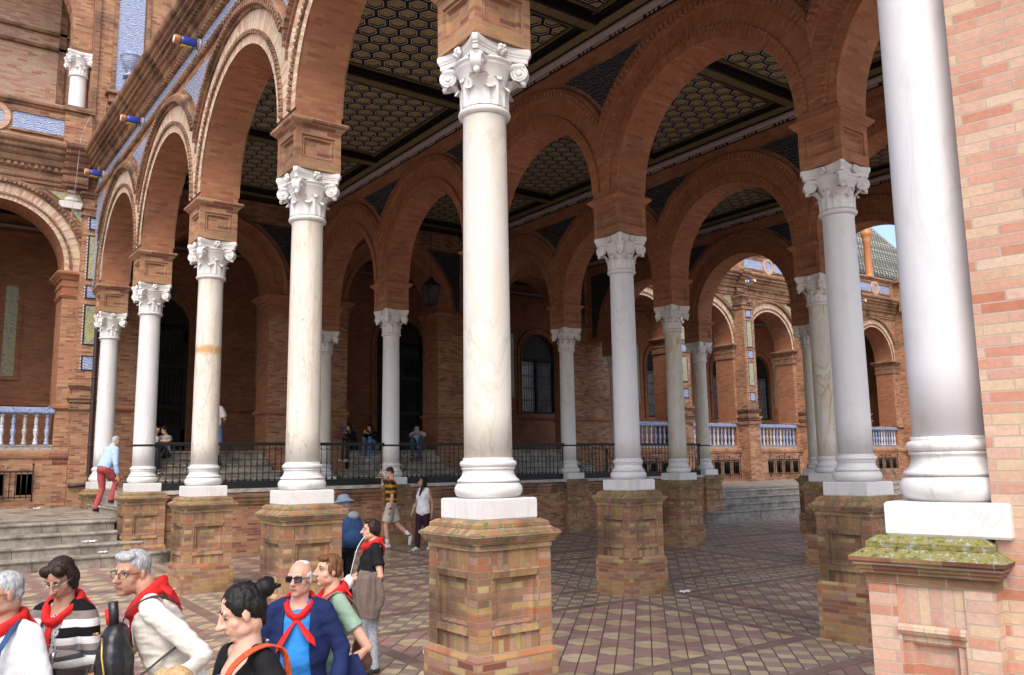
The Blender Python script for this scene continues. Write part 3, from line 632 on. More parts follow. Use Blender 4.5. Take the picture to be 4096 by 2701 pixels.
# ---------------------------------------------------------------- coffered ceilings
def clip(poly, x0, x1, y0, y1):
    for ax, lim, sg in ((0, x0, 1), (0, x1, -1), (1, y0, 1), (1, y1, -1)):
        out = []
        for k in range(len(poly)):
            a, c = poly[k-1], poly[k]; ia = (a[ax]-lim)*sg >= 0; ic = (c[ax]-lim)*sg >= 0
            if ia != ic:
                f = (lim-a[ax])/(c[ax]-a[ax]); out.append((a[0]+f*(c[0]-a[0]), a[1]+f*(c[1]-a[1])))
            if ic: out.append(c)
        poly = out
        if len(poly) < 3: return []
    return poly
def ceiling(i, lab):
    xa, xb = i*PX+.315, (i+1)*PX-.315; t = thing('coffered_ceiling', lab, 'ceiling', (i*PX, 0, 0), 0, 'coffered ceilings of the portico')
    X0, X1 = .315, PX-.315; CH = 7.60
    MB().box(X0, X1, -5, 17.5, CH+.04, CH+.12).build('ceiling_board', M['wood'], t)
    ys = [LINES[j] for j in range(0, 6)]+[17.4]
    for k in range(len(ys)-1):
        y0, y1 = ys[k]+.40, ys[k+1]-.40
        if y1-y0 < .5: continue
        b = MB(); x0, x1 = X0+.42, X1-.42; P, Q = .3155, .352
        nx = int((x1-x0)/P)+2; ny = int((y1-y0)/Q)+2
        for a in range(-1, nx):
            for c in range(-1, ny):
                cx, cy = x0+a*P+.1, y0+c*Q+(Q/2 if a % 2 else 0)
                hx = lambda r: [(cx+r*1.03*cos(q*PI/3), cy+r*sin(q*PI/3)) for q in range(6)]
                p = clip(hx(.134), x0, x1, y0, y1)
                if p: b.poly([(x, y, CH+.03) for x, y in p], m=0)
                p = clip(hx(.098), x0, x1, y0, y1)
                if p: b.poly([(x, y, CH+.022) for x, y in p], m=0)
                ro, ri = hx(.168), hx(.149)
                for q in range(6):
                    p = clip([ro[q], ro[(q+1) % 6], ri[(q+1) % 6], ri[q]], x0, x1, y0, y1)
                    if p: b.poly([(x, y, CH+.012) for x, y in p], m=1)
        b.build('coffer_panel', [M['gold'], M['line'], M['wood']], t)
        b = MB()                                     # frame strips round the panel
        for e, wd, z, m in ((.33, .035, CH, 0), (.24, .06, CH-.02, 1)):
            for u0, u1, v0, v1 in ((X0+e, X0+e+wd, ys[k]+.17, ys[k+1]-.17), (X1-e-wd, X1-e, ys[k]+.17, ys[k+1]-.17)): b.box(u0, u1, v0, v1, z, CH+.05, 1 if m == 0 else 0)
        for v in (ys[k]+.31, ys[k+1]-.345): b.box(X0+.21, X1-.21, v, v+.035, CH-.0, CH+.05, 1)
        b.build('coffer_frame', [M['wood'], M['gold2']], t)
    for y in ys[:-1]:
        b = MB(); b.box(X0+.19, X1-.19, y-.17, y+.17, CH-.10, CH+.05, 0); b.box(X0+.2, X1-.2, y-.105, y+.105, CH-.106, CH-.08, 1); b.box(X0+.2, X1-.2, y-.20, y+.20, CH-.03, CH+.05, 0)
        b.build('beam', [M['wood'], M['gold2']], t)
    for d, sg in ((X0, 1), (X1, -1)):                # grey moulding and dashed strip along the walls
        b = MB(); mp = lambda s, q, z: (d+sg*q, s, z)
        b.prof_y([(0, 7.30), (.03, 7.30), (.075, 7.33), (.09, 7.37), (.08, 7.41), (.05, 7.43), (0, 7.43)], -4.5, 17.4, mp, 0)
        b.prof_y([(0, 7.43), (.05, 7.44), (.06, 7.47)], -4.5, 17.4, mp, 2); b.prof_y([(.06, 7.47), (.17, 7.54)], -4.5, 17.4, mp, 1); b.prof_y([(.17, 7.54), (.18, CH+.04)], -4.5, 17.4, mp, 2)
        b.prof_y([(0, 7.22), (.02, 7.22), (.02, 7.30)], -4.5, 17.4, mp, 2)
        s = -4.4
        while s < 17:
            for a_, l in ((0, .42), (.50, .05), (.60, .05), (.70, .05)):
                xa_, xb_ = sorted((d+sg*.02, d+sg*.03)); b.box(xa_, xb_, s+a_, s+a_+l, 7.245, 7.285, 0)
            s += .83
        b.build('cornice_strip', [M['greymould'], M['gold2'], M['wood']], t)
ceiling(0, 'gold and black coffered ceiling over the nearest aisle')
ceiling(1, 'gold and black coffered ceiling over the middle aisle')
ceiling(2, 'gold and black coffered ceiling over the farthest aisle')
b = MB(); b.box(-.3, 3*PX+.3, -5, 17.45, 7.9, 8.1); tag(b.build('roof_terrace', M['mould']), 'flat brick roof terrace above the coffered ceilings', 'roof')
# ================================================================ MAIN BUILDING behind the portico
FY = 17.5
fm = lambda s, d, z: (s, FY+d, z)                    # facade mapping, d into the building
OPS = [(-2.55, 1.59), (2.84, 1.59), (8.515, 1.615), (14.225, 1.595), (19.62, 1.5), (23.47, 1.58), (27.74, 1.56), (32.0, 1.58), (36.27, 1.58)]
ZF = 5.03
t = thing('brick_facade', 'long brick palace facade with loggia arches behind the portico', 'facade', (0, 0, 0))
b = MB(); arch_wall(b, fm, -7.5, 38.45, [(-6.72, .6)]+OPS, ZF, -1.4, 8.2, 0, .95, 0, 1, 1); b.build('arch_wall', [M['wall'], M['red']], t)
xs = [-7.5]+[q for c, r in OPS for q in (c-r, c+r)]+[38.45]
piers = [(xs[k], xs[k+1]) for k in range(0, len(xs), 2)]
for a, e in piers[1:]:
    b = MB()
    cx, hx = (a+e)/2, (e-a)/2; cy, hy = FY+.475, .475
    for o0, z0, o1, z1 in ((.03, 4.28, .03, 4.32), (.05, 4.32, .05, 4.36), (.02, 4.36, .02, 4.56), (.045, 4.56, .045, 4.64), (.03, 4.64, .03, 4.74), (.06, 4.74, .09, 4.80), (.10, 4.80, .16, 4.87), (.17, 4.87, .17, 4.92), (.17, 4.92, .12, 4.95)):
        b.frust(cx, cy, (hx+o0, hy+o0), z0, (hx+o1, hy+o1), z1)
    for o0, z0, o1, z1 in ((.02, 1.42, .06, 1.47), (.07, 1.47, .07, 1.53), (.07, 1.53, .02, 1.58)): b.frust(cx, cy, (hx+o0, hy+o0), z0, (hx+o1, hy+o1), z1)
    b.build('pier_moulding', M['mould'] if (e < 0 or a > 18) else M['red'], t)
for k, (c, r) in enumerate(OPS):
    out = c < 0 or c > 18
    SL = c-(piers[k][0]+piers[k][1])/2; SR = (piers[k+1][0]+piers[k+1][1])/2-c
    b = MB(); archivolt(b, fm, c, r, ZF, 0, -1, max(SL, r+.05) if k else 2.6, SR, teeth=out, zfoot=4.95, sc=.78)
    b.build('archivolt', [M['vous'] if out else M['vousr'], M['mould'] if out else M['red']], t)
for k in range(len(OPS)):
    c, r = OPS[k]; out = c < 0 or c > 18
    p0 = piers[k]; p1 = piers[k+1]
    for c0, c1, lo, hi in ((None, c, (p0[0]+p0[1])/2+.35, 1e9), (c, None, -1e9, (p1[0]+p1[1])/2-.35)):
        spandrel(fm, c0, c1, r+.68, ZF, 7.0, 0, -1, 'spandrel_tile', M['azul2'] if out else M['azuld'], t, s_min=lo, s_max=hi)
# pilasters with ceramic panels
def panel_frame(b, x0, x1, z0, z1, y):
    for a, e, q, w_ in ((x0, x1, z1, z1+.03), (x0, x1, z0-.03, z0)): b.box(a-.03, e+.03, y-.02, y+.02, q, w_, 0)
    for a, e in ((x0-.03, x0), (x1, x1+.03)): b.box(a, e, y-.02, y+.02, z0, z1, 0)
    s = z0
    while s < z1:
        for a in (x0-.062, x1+.034): b.box(a, a+.028, y-.015, y+.02, s, s+.04, 1)
        s += .08
def pilaster(x0, x1, y, lab):
    p = thing('brick_pilaster', lab, 'pilaster', (0, 0, 0), 0, 'facade pilasters with ceramic panels')
    b = MB(); b.box(x0, x1, y, FY+.02, -1.3, 6.6); cx, hx = (x0+x1)/2, (x1-x0)/2; cy = (y+FY)/2; hy = (FY-y)/2
    b.build('pilaster_wall', M['wall'], p)
    b = MB()
    for o, z0, z1 in ((.05, 6.6, 6.66), (.02, 6.66, 6.9), (.06, 6.9, 6.97), (.10, 6.97, 7.04), (.05, 1.95, 2.02), (.09, 2.02, 2.09), (.06, 1.62, 1.70), (.10, 1.70, 1.78), (.04, 6.42, 6.48), (.06, 1.43, 1.56)): b.frust(cx, cy, (hx+o, hy+o), z0, (hx+o, hy+o), z1)
    b.box(cx-.09, cx+.09, y-.16, y, 6.70, 6.86)
    b.build('pilaster_moulding', M['mould'], p)
    hw = min(.16, hx-.12)
    for z0, z1, big in ((2.45, 2.77, 0), (3.10, 4.08, 1), (4.29, 4.58, 0), (4.78, 5.89, 1), (6.09, 6.36, 0)):
        b = MB(); b.box(cx-hw, cx+hw, y-.012, y, z0, z1); o = b.build('tile_panel', M['azul2'] if big else M['azul'], p)
        b = MB(); panel_frame(b, cx-hw, cx+hw, z0, z1, y); b.build('panel_frame', [M['iron'], M['white_tile']], o)
pilaster(-.62, .05, 17.3, 'tiled brick pilaster beside the brown drain pipe on the left')
for x, lab in ((21.35, 'tiled pilaster seen between gold veined column and slim cream column'), (25.55, 'tiled pilaster between two sunlit arches on the right facade'), (29.87, 'tiled pilaster mostly behind the swirled gold column'), (34.1, 'tiled pilaster behind the grey streaked column on right')):
    pilaster(x-.36, x+.36, 16.95, lab)
# entablature and parapet of the facade wings
def entab(x0, x1, lab, joints):
    p = thing('facade_cornice', lab, 'cornice', (0, 0, 0), 0, 'cornices of the facade wings')
    mp = lambda s, d, z: (s, FY-d, z)
    P = [(.0, 7.12), (.05, 7.13), (.05, 7.2), (.09, 7.24), (.09, 7.42), (.13, 7.45), (.13, 7.55), (.2, 7.58), (.24, 7.66), (.24, 7.72), (.32, 7.78), (.34, 7.86), (.42, 7.90), (.42, 7.99), (.5, 8.04), (.52, 8.12), (.48, 8.18), (.0, 8.24)]
    b = MB(); b.prof_y(P, x0, x1, mp); s = x0
    while s < x1-.1: b.box(s, s+.08, FY-.20, FY-.12, 7.46, 7.55); s += .15
    for jx in joints: b.prof_y([(q+.16 if q > 0 else .16, z) for q, z in P], jx-.3, jx+.3, mp); b.box(jx-.3, jx+.3, FY-.6, FY, 8.0, 8.15)
    b.build('cornice', M['mould'], p)
    b = MB(); b.box(x0, x1, FY-.12, FY+.3, 8.2, 9.12)
    for jx in joints: b.box(jx-.32, jx+.32, FY-.22, FY+.32, 8.2, 9.12)
    b.build('parapet', M['wall'], p)
    b = MB(); b.prof_y([(.12, 9.05), (.16, 9.07), (.17, 9.12), (.22, 9.14), (.23, 9.2), (.18, 9.26), (-.3, 9.28)], x0, x1, mp)
    for jx in joints: b.box(jx-.36, jx+.36, FY-.30, FY, 9.13, 9.27)
    b.build('parapet_cap', M['mould'], p)
    return p
def parapet_tiles(p, x0, x1, cr):
    for a, e in ((x0, cr-.42), (cr+.42, x1)):
        if e-a > .2:
            b = MB(); b.box(a, e, FY-.135, FY-.12, 8.44, 8.88); b.build('tile_panel', M['azul'], p)
            b = MB()
            for q in ((a-.06, e+.06, 8.88, 8.94), (a-.06, e+.06, 8.38, 8.44)): b.box(q[0], q[1], FY-.17, FY-.12, q[2], q[3])
            b.build('panel_frame', M['mould'], p)
    b = MB(); b.grid([[(cr+r*cos(2*PI*k/32), FY-d, 8.66+r*sin(2*PI*k/32)) for k in range(32)] for r, d in ((0.001, .135), (.235, .135), (.24, .17), (.37, .17), (.38, .11))], cu=True, sm=False)
    for k in range(len(b.f)):
        b.m[k] = 0 if k < 32 else 1
    b.build('roundel', [M['azul'], M['pale']], p)
e1 = entab(-7.5, -.60, 'left facade cornice and parapet with blue tile panel and roundel', (-.86,))
parapet_tiles(e1, -4.2, -1.18, -2.75)
e2 = entab(17.6, 38.45, 'sunlit right facade cornice and parapet with blue tile panels', (21.35, 25.55, 29.87, 34.1))
for a, e in ((21.8, 25.1), (26.0, 29.4), (30.3, 33.7), (34.6, 37.9)): parapet_tiles(e2, a, e, (a+e)/2+(.3 if a > 26.5 else .0))
# return wall on the right with the same courses
t = thing('return_wall', 'brick wall turning towards the plaza beside the last sunlit arch', 'wall')
MB().box(38.45, 39.6, 9, 18.4, -1.5, 9.1).build('wall_body', M['wall'], t)
b = MB(); b.box(38.3, 38.45, 9, 17.3, .1, .4); b.box(38.1, 38.45, 9, 17, 7.5, 8.2); b.box(38.2, 39.7, 9, 17.4, 9.1, 9.28); b.build('wall_moulding', M['mould'], t)
# loggia interior: floor, ceiling, back wall
tag(MB().box(-8, 40, 18.0, 21.6, .20, .40).build('loggia_floor', M['stone']), kind='structure')
LB = 21.5
def backwall():
    t = thing('loggia_wall', 'dim brick back wall of the loggia with arched doors and windows', 'wall')
    bm = lambda s, d, z: (s, LB+d, z)
    ops = [(2.35, .95, 'd'), (10.95, .98, 'd'), (17.48, .89, 'w'), (24.75, .89, 'w'), (29.3, .89, 'w'), (32.0, .89, 'w'), (36.6, .89, 'w')]
    b = MB(); arch_wall(b, bm, -8, 40, [(c, r) for c, r, k in ops], 4.40, .3, 8.2, 0, .5, 0, 0, 0); b.build('wall_body', M['red'], t)
    b = MB()
    for c, r, k in ops:
        if k == 'w': b.box(c-r, c+r, LB+.02, LB+.5, .3, 1.97)
    b.build('sill_wall', M['red'], t)
    b = MB(); s = -8
    edges = [-8]+[q for c, r, k in ops if k == 'd' for q in (c-r-.15, c+r+.15)]+[40]
    for a, e in zip(edges[::2], edges[1::2]): b.box(a, e, LB-.06, LB, 1.72, 1.86); b.box(a, e, LB-.1, LB, 1.77, 1.82)
    b.box(-8, 40, LB-.12, LB, 6.75, 6.80); b.build('string_course', M['red'], t)
    MB().box(-8, 40, LB-.16, LB, 6.9, 6.96).build('light_moulding', M['greymould'], t)
    for c, r, k in ops:
        b = MB(); archivolt(b, bm, c, r, 4.40, 0, -1, 3, 3, teeth=False, zfoot=1.9 if k == 'w' else .4, sc=.36); b.build('window_surround' if k == 'w' else 'door_surround', [M['vousr'], M['red']], t)
    tp = MB
    for x in (-1.68, 5.6, 13.2, 16.05, 23.2, 33.25):
        o = MB().box(x-.16, x+.16, LB-.02, LB, 2.6, 5.2).build('tile_panel', M['azul2'], t)
        b = MB()
        for a, e, q, w_ in ((x-.28, x-.16, 2.48, 5.32), (x+.16, x+.28, 2.48, 5.32), (x-.16, x+.16, 5.2, 5.32), (x-.16, x+.16, 2.48, 2.6)): b.box(a, e, LB-.05, LB, q, w_)
        b.build('panel_frame', M['red'], o)
    return ops
ops = backwall()
DL = {2.35: 'dark wooden grille door in left arch behind the seated woman', 10.95: 'dark wooden grille door behind the seated man in blue'}
WL = {17.48: 'arched window with black grille right of the big cream column', 24.75: 'narrow arched window seen left of the gold veined column', 29.3: 'arched grilled window within the first sunlit arch', 32.0: 'dark arched window in the second sunlit arch', 36.6: 'dark arched window in the last sunlit arch'}
def arch_plate(c, r, zs, z0, y, n=24): return [(c-r, y, z0), (c+r, y, z0)]+[(c+r*cos(PI*k/n), y, zs+r*sin(PI*k/n)) for k in range(n+1)]
M['pane'] = plain('window_pane', (.17, .18, .20), .12, .6, var=.5, sc=1.2)
M['dwood'] = plain('door_dark_wood', (.014, .011, .010), .5, .3)
M['dback'] = plain('door_backing', (.05, .045, .043), .8, var=.4, sc=3)
for c, r, k in ops:
    if k == 'w':
        w_ = thing('arched_window', WL[c], 'window', (c, LB+.12, 1.97), 0, 'arched windows of the loggia')
        MB().poly([(x-c, .10, z-1.97) for x, y, z in arch_plate(c, r, 4.40, 1.97, 0)]).build('pane', M['pane'], w_)
        b = MB(); b.poly([(x-c, .07, z-1.97) for x, y, z in arch_plate(c, r, 4.40, 4.25, 0)]); b.box(-r, r, .02, .09, 2.15, 2.42); b.box(-.05, .05, .02, .09, 0, 2.2)
        for x in (-r+.03, r-.03): b.box(x-.04, x+.04, .02, .09, 0, 2.2)
        b.build('frame', M['dwood'], w_)
        b = MB()
        for q in range(15): x = -r+.05+q*(2*r-.1)/14; b.tube([(x, -.05, 0), (x, -.05, 2.3)], .011, 5)
        for z in (.06, .55, 1.05, 1.55, 2.05): b.box(-r, r, -.06, -.04, z-.012, z+.012)
        b.box(-r-.02, r+.02, -.10, -.03, -.02, .03); b.build('grille', M['iron'], w_)
    else:
        w_ = thing('grille_door', DL[c], 'door', (c, LB+.12, .40), 0, 'tall grille doors of the loggia')
        MB().poly([(x-c, .10, z-.4) for x, y, z in arch_plate(c, r, 4.40, .4, 0)]).build('backing', M['dback'], w_)
        b = MB(); b.box(-r, r, .0, .09, 3.55, 3.85); b.box(-r, r, .0, .09, 0, .75)
        for z in (1.45, 2.75, 4.15): b.box(-r, r, .01, .09, z-.07, z+.07)
        for x in (-r+.06, 0, r-.06): b.box(x-.07, x+.07, .0, .09, 0, 4.3)
        b.poly([(x-c, .05, z-.4) for x, y, z in arch_plate(c, r, 4.40, 4.62, 0)]); b.build('frame', M['dwood'], w_)
        b = MB()
        for x in [s_*(r*.5+q*.13) for s_ in (-1, 1) for q in (-2, -1, 0, 1, 2)]:
            for z0, z1 in ((.8, 1.38), (1.52, 2.68), (2.82, 3.5), (3.9, 4.1)):
                h = z1-z0; b.lathe([(.012, z0), (.03, z0+.05*h), (.018, z0+.1*h), (.034, z0+.35*h), (.018, z0+.5*h), (.034, z0+.7*h), (.015, z0+.92*h), (.03, z0+.95*h), (.012, z1)], 6, x, .03)
        b.build('spindles', M['dwood'], w_)
tag(MB().box(-8, 40, 18.4, 22, 7.3, 7.4).build('loggia_ceiling', M['wood']), 'dark loggia ceiling behind the facade arches', 'ceiling')
for x in (-7.9, 39.5): tag(MB().box(x, x+.3, 18.45, 21.5, .2, 7.3).build('loggia_end_wall', M['red']), 'brick end wall of the loggia, '+('left end' if x < 0 else 'right end'), 'wall')
# ---------------------------------------------------------------- balustrades and basement grilles
M['cer_w'] = majolica('ceramic_white_blue', (.55, .56, .55), (.50, .52, .56), (.12, .18, .42), (.45, .40, .22), 14.)
M['cer_b'] = majolica('ceramic_blue', (.22, .28, .45), (.36, .42, .55), (.06, .09, .28), (.5, .5, .5), 14.)
M['cer_e'] = majolica('ceramic_earth', (.34, .29, .23), (.45, .42, .36), (.15, .17, .25), (.40, .32, .10), 14.)
BALP = [(.05, 0), (.062, .02), (.062, .06), (.04, .075), (.05, .10), (.055, .13), (.035, .16), (.032, .19), (.05, .26), (.062, .33), (.055, .39), (.036, .42), (.05, .435), (.05, .455), (.034, .47), (.045, .53), (.054, .58), (.044, .65), (.032, .69), (.045, .70), (.055, .715), (.055, .745), (.04, .76)]
bal_me = [None]
def balustrade(x0, x1, lab, y=17.62):
    b_ = thing('ceramic_balustrade', lab, 'balustrade', ((x0+x1)/2, y, .42), 0, 'ceramic balustrades of the loggia')
    L = (x1-x0)/2; b = MB(); b.box(-L, L, -.13, .13, 0, .12); b.box(-L, L, -.15, .15, .115, .14); b.build('base_rail', M['cer_e'], b_)
    b = MB(); b.box(-L, L, -.10, .10, .90, .93); b.box(-L, L, -.15, .15, .93, 1.03); b.box(-L, L, -.13, .13, 1.03, 1.06); b.build('top_rail', M['cer_b'], b_)
    n = max(2, int((x1-x0)/.235)); random.seed(int(x0*10))
    for k in range(n):
        if bal_me[0] is None: o = MB().lathe(BALP, 14).build('baluster', M['cer_w'], b_); bal_me[0] = o
        else: o = bal_me[0].copy(); C.objects.link(o); o.parent = b_
        o.location = (-L+(k+.5)*2*L/n, 0, .14); setmat(o, M[random.choice(['cer_w', 'cer_b', 'cer_w', 'cer_b', 'cer_e'])])
BL = {0: 'left balustrade of white and blue ceramic balusters', 4: 'balustrade seen left of the gold veined column, above the iron fence', 5: 'blue ceramic balustrade in the first sunlit arch, right of the cream column', 6: 'blue ceramic balustrade in the second sunlit arch above the landing', 7: 'ceramic balustrade hidden behind the swirled column', 8: 'ceramic balustrade at far right beside the huge column'}
for k, lab in BL.items(): c, r = OPS[k]; balustrade(c-r+.01, c+r-.01, lab)
def basement(x0, x1, out=True):
    return
b = MB()
for x0, x1 in ((-7.5, -.63), (17.45, 38.45)):
    b.prof_y([(0, .08), (-.05, .10), (-.06, .2), (-.12, .24), (-.14, .33), (-.12, .40), (0, .44)], x0, x1, fm); b.prof_y([(-.10, -1.35), (-.10, .08), (0, .08)], x0, x1, fm)
    for c, r in OPS:
        if x0 < c < x1: b.box(c-r, c+r, FY-.04, FY+.5, .3, .42)
tag(b.build('facade_base', M['wall']), 'projecting brick base course of the facade under the balustrades', 'base course')
for k, (c, r) in enumerate(OPS):
    if 0 < k < 4: continue
    tag(MB().box(c-r, c+r, FY-.09, FY+.4, -1.4, .32).build('basement_wall', M['wall']), ['brick basement wall under the left balustrade', '', '', '', 'brick basement wall behind the iron fence on right', 'brick basement wall under the first sunlit arch', 'brick basement wall under the second sunlit arch', 'brick basement wall under the hidden third arch', 'brick basement wall under the last arch on right'][k], 'wall')
def grille(c, y, w_, lab, z0=-.70, z1=-.08):
    g = thing('iron_grille', lab, 'window grille', (c, y, z0), 0, 'iron basement window grilles'); h = z1-z0
    b = MB()
    for k in range(4): x = -w_+.16+k*(2*w_-.32)/3; b.box(x-.17, x+.17, .02, .06, .06, h-.06)
    b.build('opening', M['black'], g)
    b = MB(); b.box(-w_, w_, -.10, -.06, h-.02, h+.02); b.box(-w_, w_, -.10, -.06, .0, .025)
    for k in range(19): x = -w_+k*2*w_/18; b.tube([(x, -.08, -.03), (x, -.08, h)], .012, 5)
    for x in (-w_, -w_*.33, w_*.33, w_): b.tube([(x, -.08, -.1), (x, -.08, h+.14)], .018, 5); b.lathe([(0, h+.12), (.03, h+.16), (0, h+.22)], 6, x, -.08, caps=False); b.box(x-.012, x+.012, -.08, .06, h-.02, h)
    for s_ in (-1, 1):
        for cx, rr in ((.16, .10), (.38, .075), (.56, .05)):
            b.tube([(s_*(cx+rr*(1-.09*q)*cos(q*.55)), -.08, h+.03+rr+rr*(1-.09*q)*sin(q*.55)) for q in range(11)], .010, 5)
    b.tube([(0, -.08, h), (0, -.08, h+.30)], .014, 5); b.build('bars', M['iron'], g)
for c, w_, lab in ((-2.45, 1.08, 'iron basement grille at the left edge above the landing'), (23.9, 1.05, 'iron basement grille right of the slim cream column'), (28.0, 1.05, 'iron basement grille above the far landing'), (36.2, 1.1, 'iron basement grille left of the huge column base'), (19.6, 1.05, 'iron basement grille behind the black fence')):
    grille(c, FY-.12, w_, lab)
# ---------------------------------------------------------------- terrace behind the low wall, stairs
tag(MB().box(-.05, 17.2, 12.5, 18.0, -1.2, -.522).build('terrace_floor', M['stone']), kind='structure')
def step_round(b, x0, x1, y0, y1, z0, z1, rl=0., rr=0., lip=.03):
    """one stone step; front edge at y0, round nosing; corners at the ends rounded by rl / rr"""
    def outl(o):
        pts = [(x0-(o if rl else 0), y1)]
        if rl: pts += [(x0-o+(rl+o)*(1-cos(a)), y0-o+(rl+o)*(1-sin(a))) for a in [PI/2*q/8 for q in range(9)]]
        else: pts += [(x0, y0-o)]
        if rr: pts += [(x1+o-(rr+o)*(1-sin(a)), y0-o+(rr+o)*(1-cos(a))) for a in [PI/2*q/8 for q in range(9)]]
        else: pts += [(x1, y0-o)]
        return pts+[(x1+(o if rr else 0), y1)]
    h = z1-z0; lv = [(0, z0), (0, z1-.075), (.012, z1-.065), (lip, z1-.055), (lip+.008, z1-.035), (lip, z1-.01), (lip-.015, z1)]
    rows = [[(x, y, z) for x, y in outl(o)] for o, z in lv]
    uvs = []
    for (o, z) in lv:
        L = 0; r_ = []; P = outl(o)
        for k, p in enumerate(P):
            if k: L += math.hypot(p[0]-P[k-1][0], p[1]-P[k-1][1])
            r_.append((L+x0*.37+z1*3.1, z))
        uvs.append(r_)
    b.grid(rows, uvs=uvs, sm=False); P = rows[-1]; b.poly(P, [(x+z1*2.3, y*.2) for x, y, z in P])
def outer_stairs(side, lab):
    t = thing('stone_steps', lab, 'steps', (0, 0, 0), 0, 'outer stone steps')
    for k, (y, z) in enumerate(((11.75, -1.66), (12.07, -1.46), (12.39, -1.26), (12.71, -1.06))):
        b = MB()
        ex = (.52, .20, -.43, -.43)[k]; rr = (.45, .3, 0, 0)[k]
        if side < 0: step_round(b, -9, ex, y, 13.2, -2.2, z, 0, rr)
        else: step_round(b, 17.07-ex, 30, y, 13.2, -2.2, z, rr, 0)
        b.build('step', M['stone'], t)
    x0, x1 = (-9, -.36) if side < 0 else (17.4, 31)
    b = MB(); b.poly([(x0, 13.15, -1.052), (x1, 13.15, -1.052), (x1, 17.6, -.95), (x0, 17.6, -.95)]); b.build('landing', M['stone'], t)
    b = MB()
    for k, z in enumerate((-.84, -.68, -.524)):
        xa = -.34+.32*k
        if side < 0:
            n = MB(); step_round(n, 0, 3.25, 0, 1.2, -.3, 0); m_ = [(xa+y, 16.05-x, z+q) for x, y, q in n.v]
        else:
            n = MB(); step_round(n, 0, 3.25, 0, 1.2, -.3, 0); m_ = [(17.07-xa-y, 12.8+x, z+q) for x, y, q in n.v]
        i0 = len(b.v); b.v += m_; b.f += [tuple(i0+q for q in f) for f in n.f]; b.u += n.u; b.m += n.m; b.s += n.s
    b.build('side_steps', M['stone'], t)
outer_stairs(-1, 'worn grey stone steps with rounded ends at the left')
outer_stairs(1, 'wet grey stone steps at the far right beyond the columns')
tag(MB().box(25.6, 31, 13.6, 14.2, -1.1, -.52).build('low_terrace_wall', M['mould']), 'low dark topped terrace wall beyond the far landing', 'wall')
FL = ['inner stone stairs rising to the left grille door', 'inner stone stairs under the two seated women', 'inner stone stairs below the arched grilled window']
for k, (c, r) in enumerate(OPS[1:4]):
    t = thing('stone_stairs', FL[k], 'stairs', (0, 0, 0), 0, 'inner stone stairs to the loggia')
    for q in range(5):
        b = MB(); e = (.55, .30, -.02, -.02, -.02)[q]; step_round(b, c-r-e, c+r+e, 16.35+.31*q, 18.1, -.56, -.336+.184*q, .22 if e > 0 else 0, .22 if e > 0 else 0); b.build('step', M['stone'], t)
# low wall on line 4 with coping, iron fence on top
LW = ['low brick wall between the left steps and the zigzag shirt man', 'low brick wall behind the lady in white', 'low brick wall left of the far stairs']
M['coping'] = plain('white_coping', (.42, .40, .36), .7, var=.4, sc=6)
def fence(k):
    xa, xb = k*PX+.20, (k+1)*PX-.20; y = LINES[4]
    wl = thing('low_wall', LW[k], 'wall', (0, 0, 0), 0, 'low brick walls under the iron fence')
    MB().box(k*PX+.3, (k+1)*PX-.3, y-.26, y+.3, -2.3, -.66).build('wall_body', M['wall'], wl)
    b = MB(); X0, X1 = k*PX+.3, (k+1)*PX-.3; mp = lambda s, d, z: (s, y-.26-d, z)
    b.prof_y([(0, -.86), (.03, -.85), (.03, -.80), (.05, -.78), (.05, -.72), (.075, -.69), (.08, -.62), (0, -.60)], X0, X1, mp); b.box(X0, X1, y-.25, y+.3, -.67, -.585); b.build('wall_moulding', M['mould'], wl)
    MB().box(X0, X1, y-.31, y+.3, -.585, -.51).build('coping', M['coping'], wl)
    f = thing('iron_fence', ['black iron fence at left between the cream columns', 'black iron fence behind the lady in white and big column', 'black iron fence before the sunlit balustrades'][k], 'fence', (0, 0, 0), 0, 'wrought iron fences on the low walls')
    b = MB(); b.box(xa+.1, xb-.1, y-.10, y+.04, -.505, -.36); b.build('kerb', M['iron'], f)
    b = MB(); b.box(xa-.0, xb+.0, y-.065, y+.005, .44, .485); b.box(xa, xb, y-.05, y-.01, .415, .44); b.build('top_rail', M['iron'], f)
    n = int((xb-xa-.5)/.135); b = MB(); yy = y-.03
    for q in range(n+1):
        x = xa+.25+q*(xb-xa-.5)/n
        b.tube([(x+.004*cos(h*2.1), yy+.004*sin(h*2.1), -.36+.80*h/14) for h in range(15)], .0105, 5)
        b.lathe([(.011, -.005), (.02, .01), (.02, .03), (.011, .045)], 6, x, yy); b.lathe([(.011, -.36), (.03, -.35), (.016, -.30), (.011, -.28)], 6, x, yy)
        if q < n:
            w_ = (xb-xa-.5)/n; b.tube([(x+w_/2-w_/2*cos(PI*h/8), yy, .41-.075*sin(PI*h/8)-.02) for h in range(9)], .007, 4)
    b.build('bar_panel', M['iron'], f)
    for s_, x0 in ((1, xa+.06), (-1, xb-.06)):
        b = MB(); b.tube([(x0, yy, -.36), (x0, yy, .44)], .016, 6)
        for cz, sg in ((-.2, 1), (.05, -1), (.22, 1)):
            for rr in (.07,): b.tube([(x0+s_*(.085+rr*(1-.085*h)*cos(h*.6)*.8), yy, cz+sg*rr*(1-.085*h)*sin(h*.6)) for h in range(11)], .008, 4)
        b.tube([(x0+s_*.02, yy, -.34), (x0+s_*.15, yy, -.1), (x0+s_*.03, yy, .1), (x0+s_*.16, yy, .4)], .008, 4); b.build('scroll_post', M['iron'], f)
    b = MB(); x = k*PX if k else 0
    for xx in ((0, PX) if k == 0 else ((k+1)*PX,)): b.lathe([(.213, .40), (.222, .40), (.222, .44), (.213, .44)], 28, xx, y)
    b.build('column_band', M['iron'], f)
for k in range(3): fence(k)
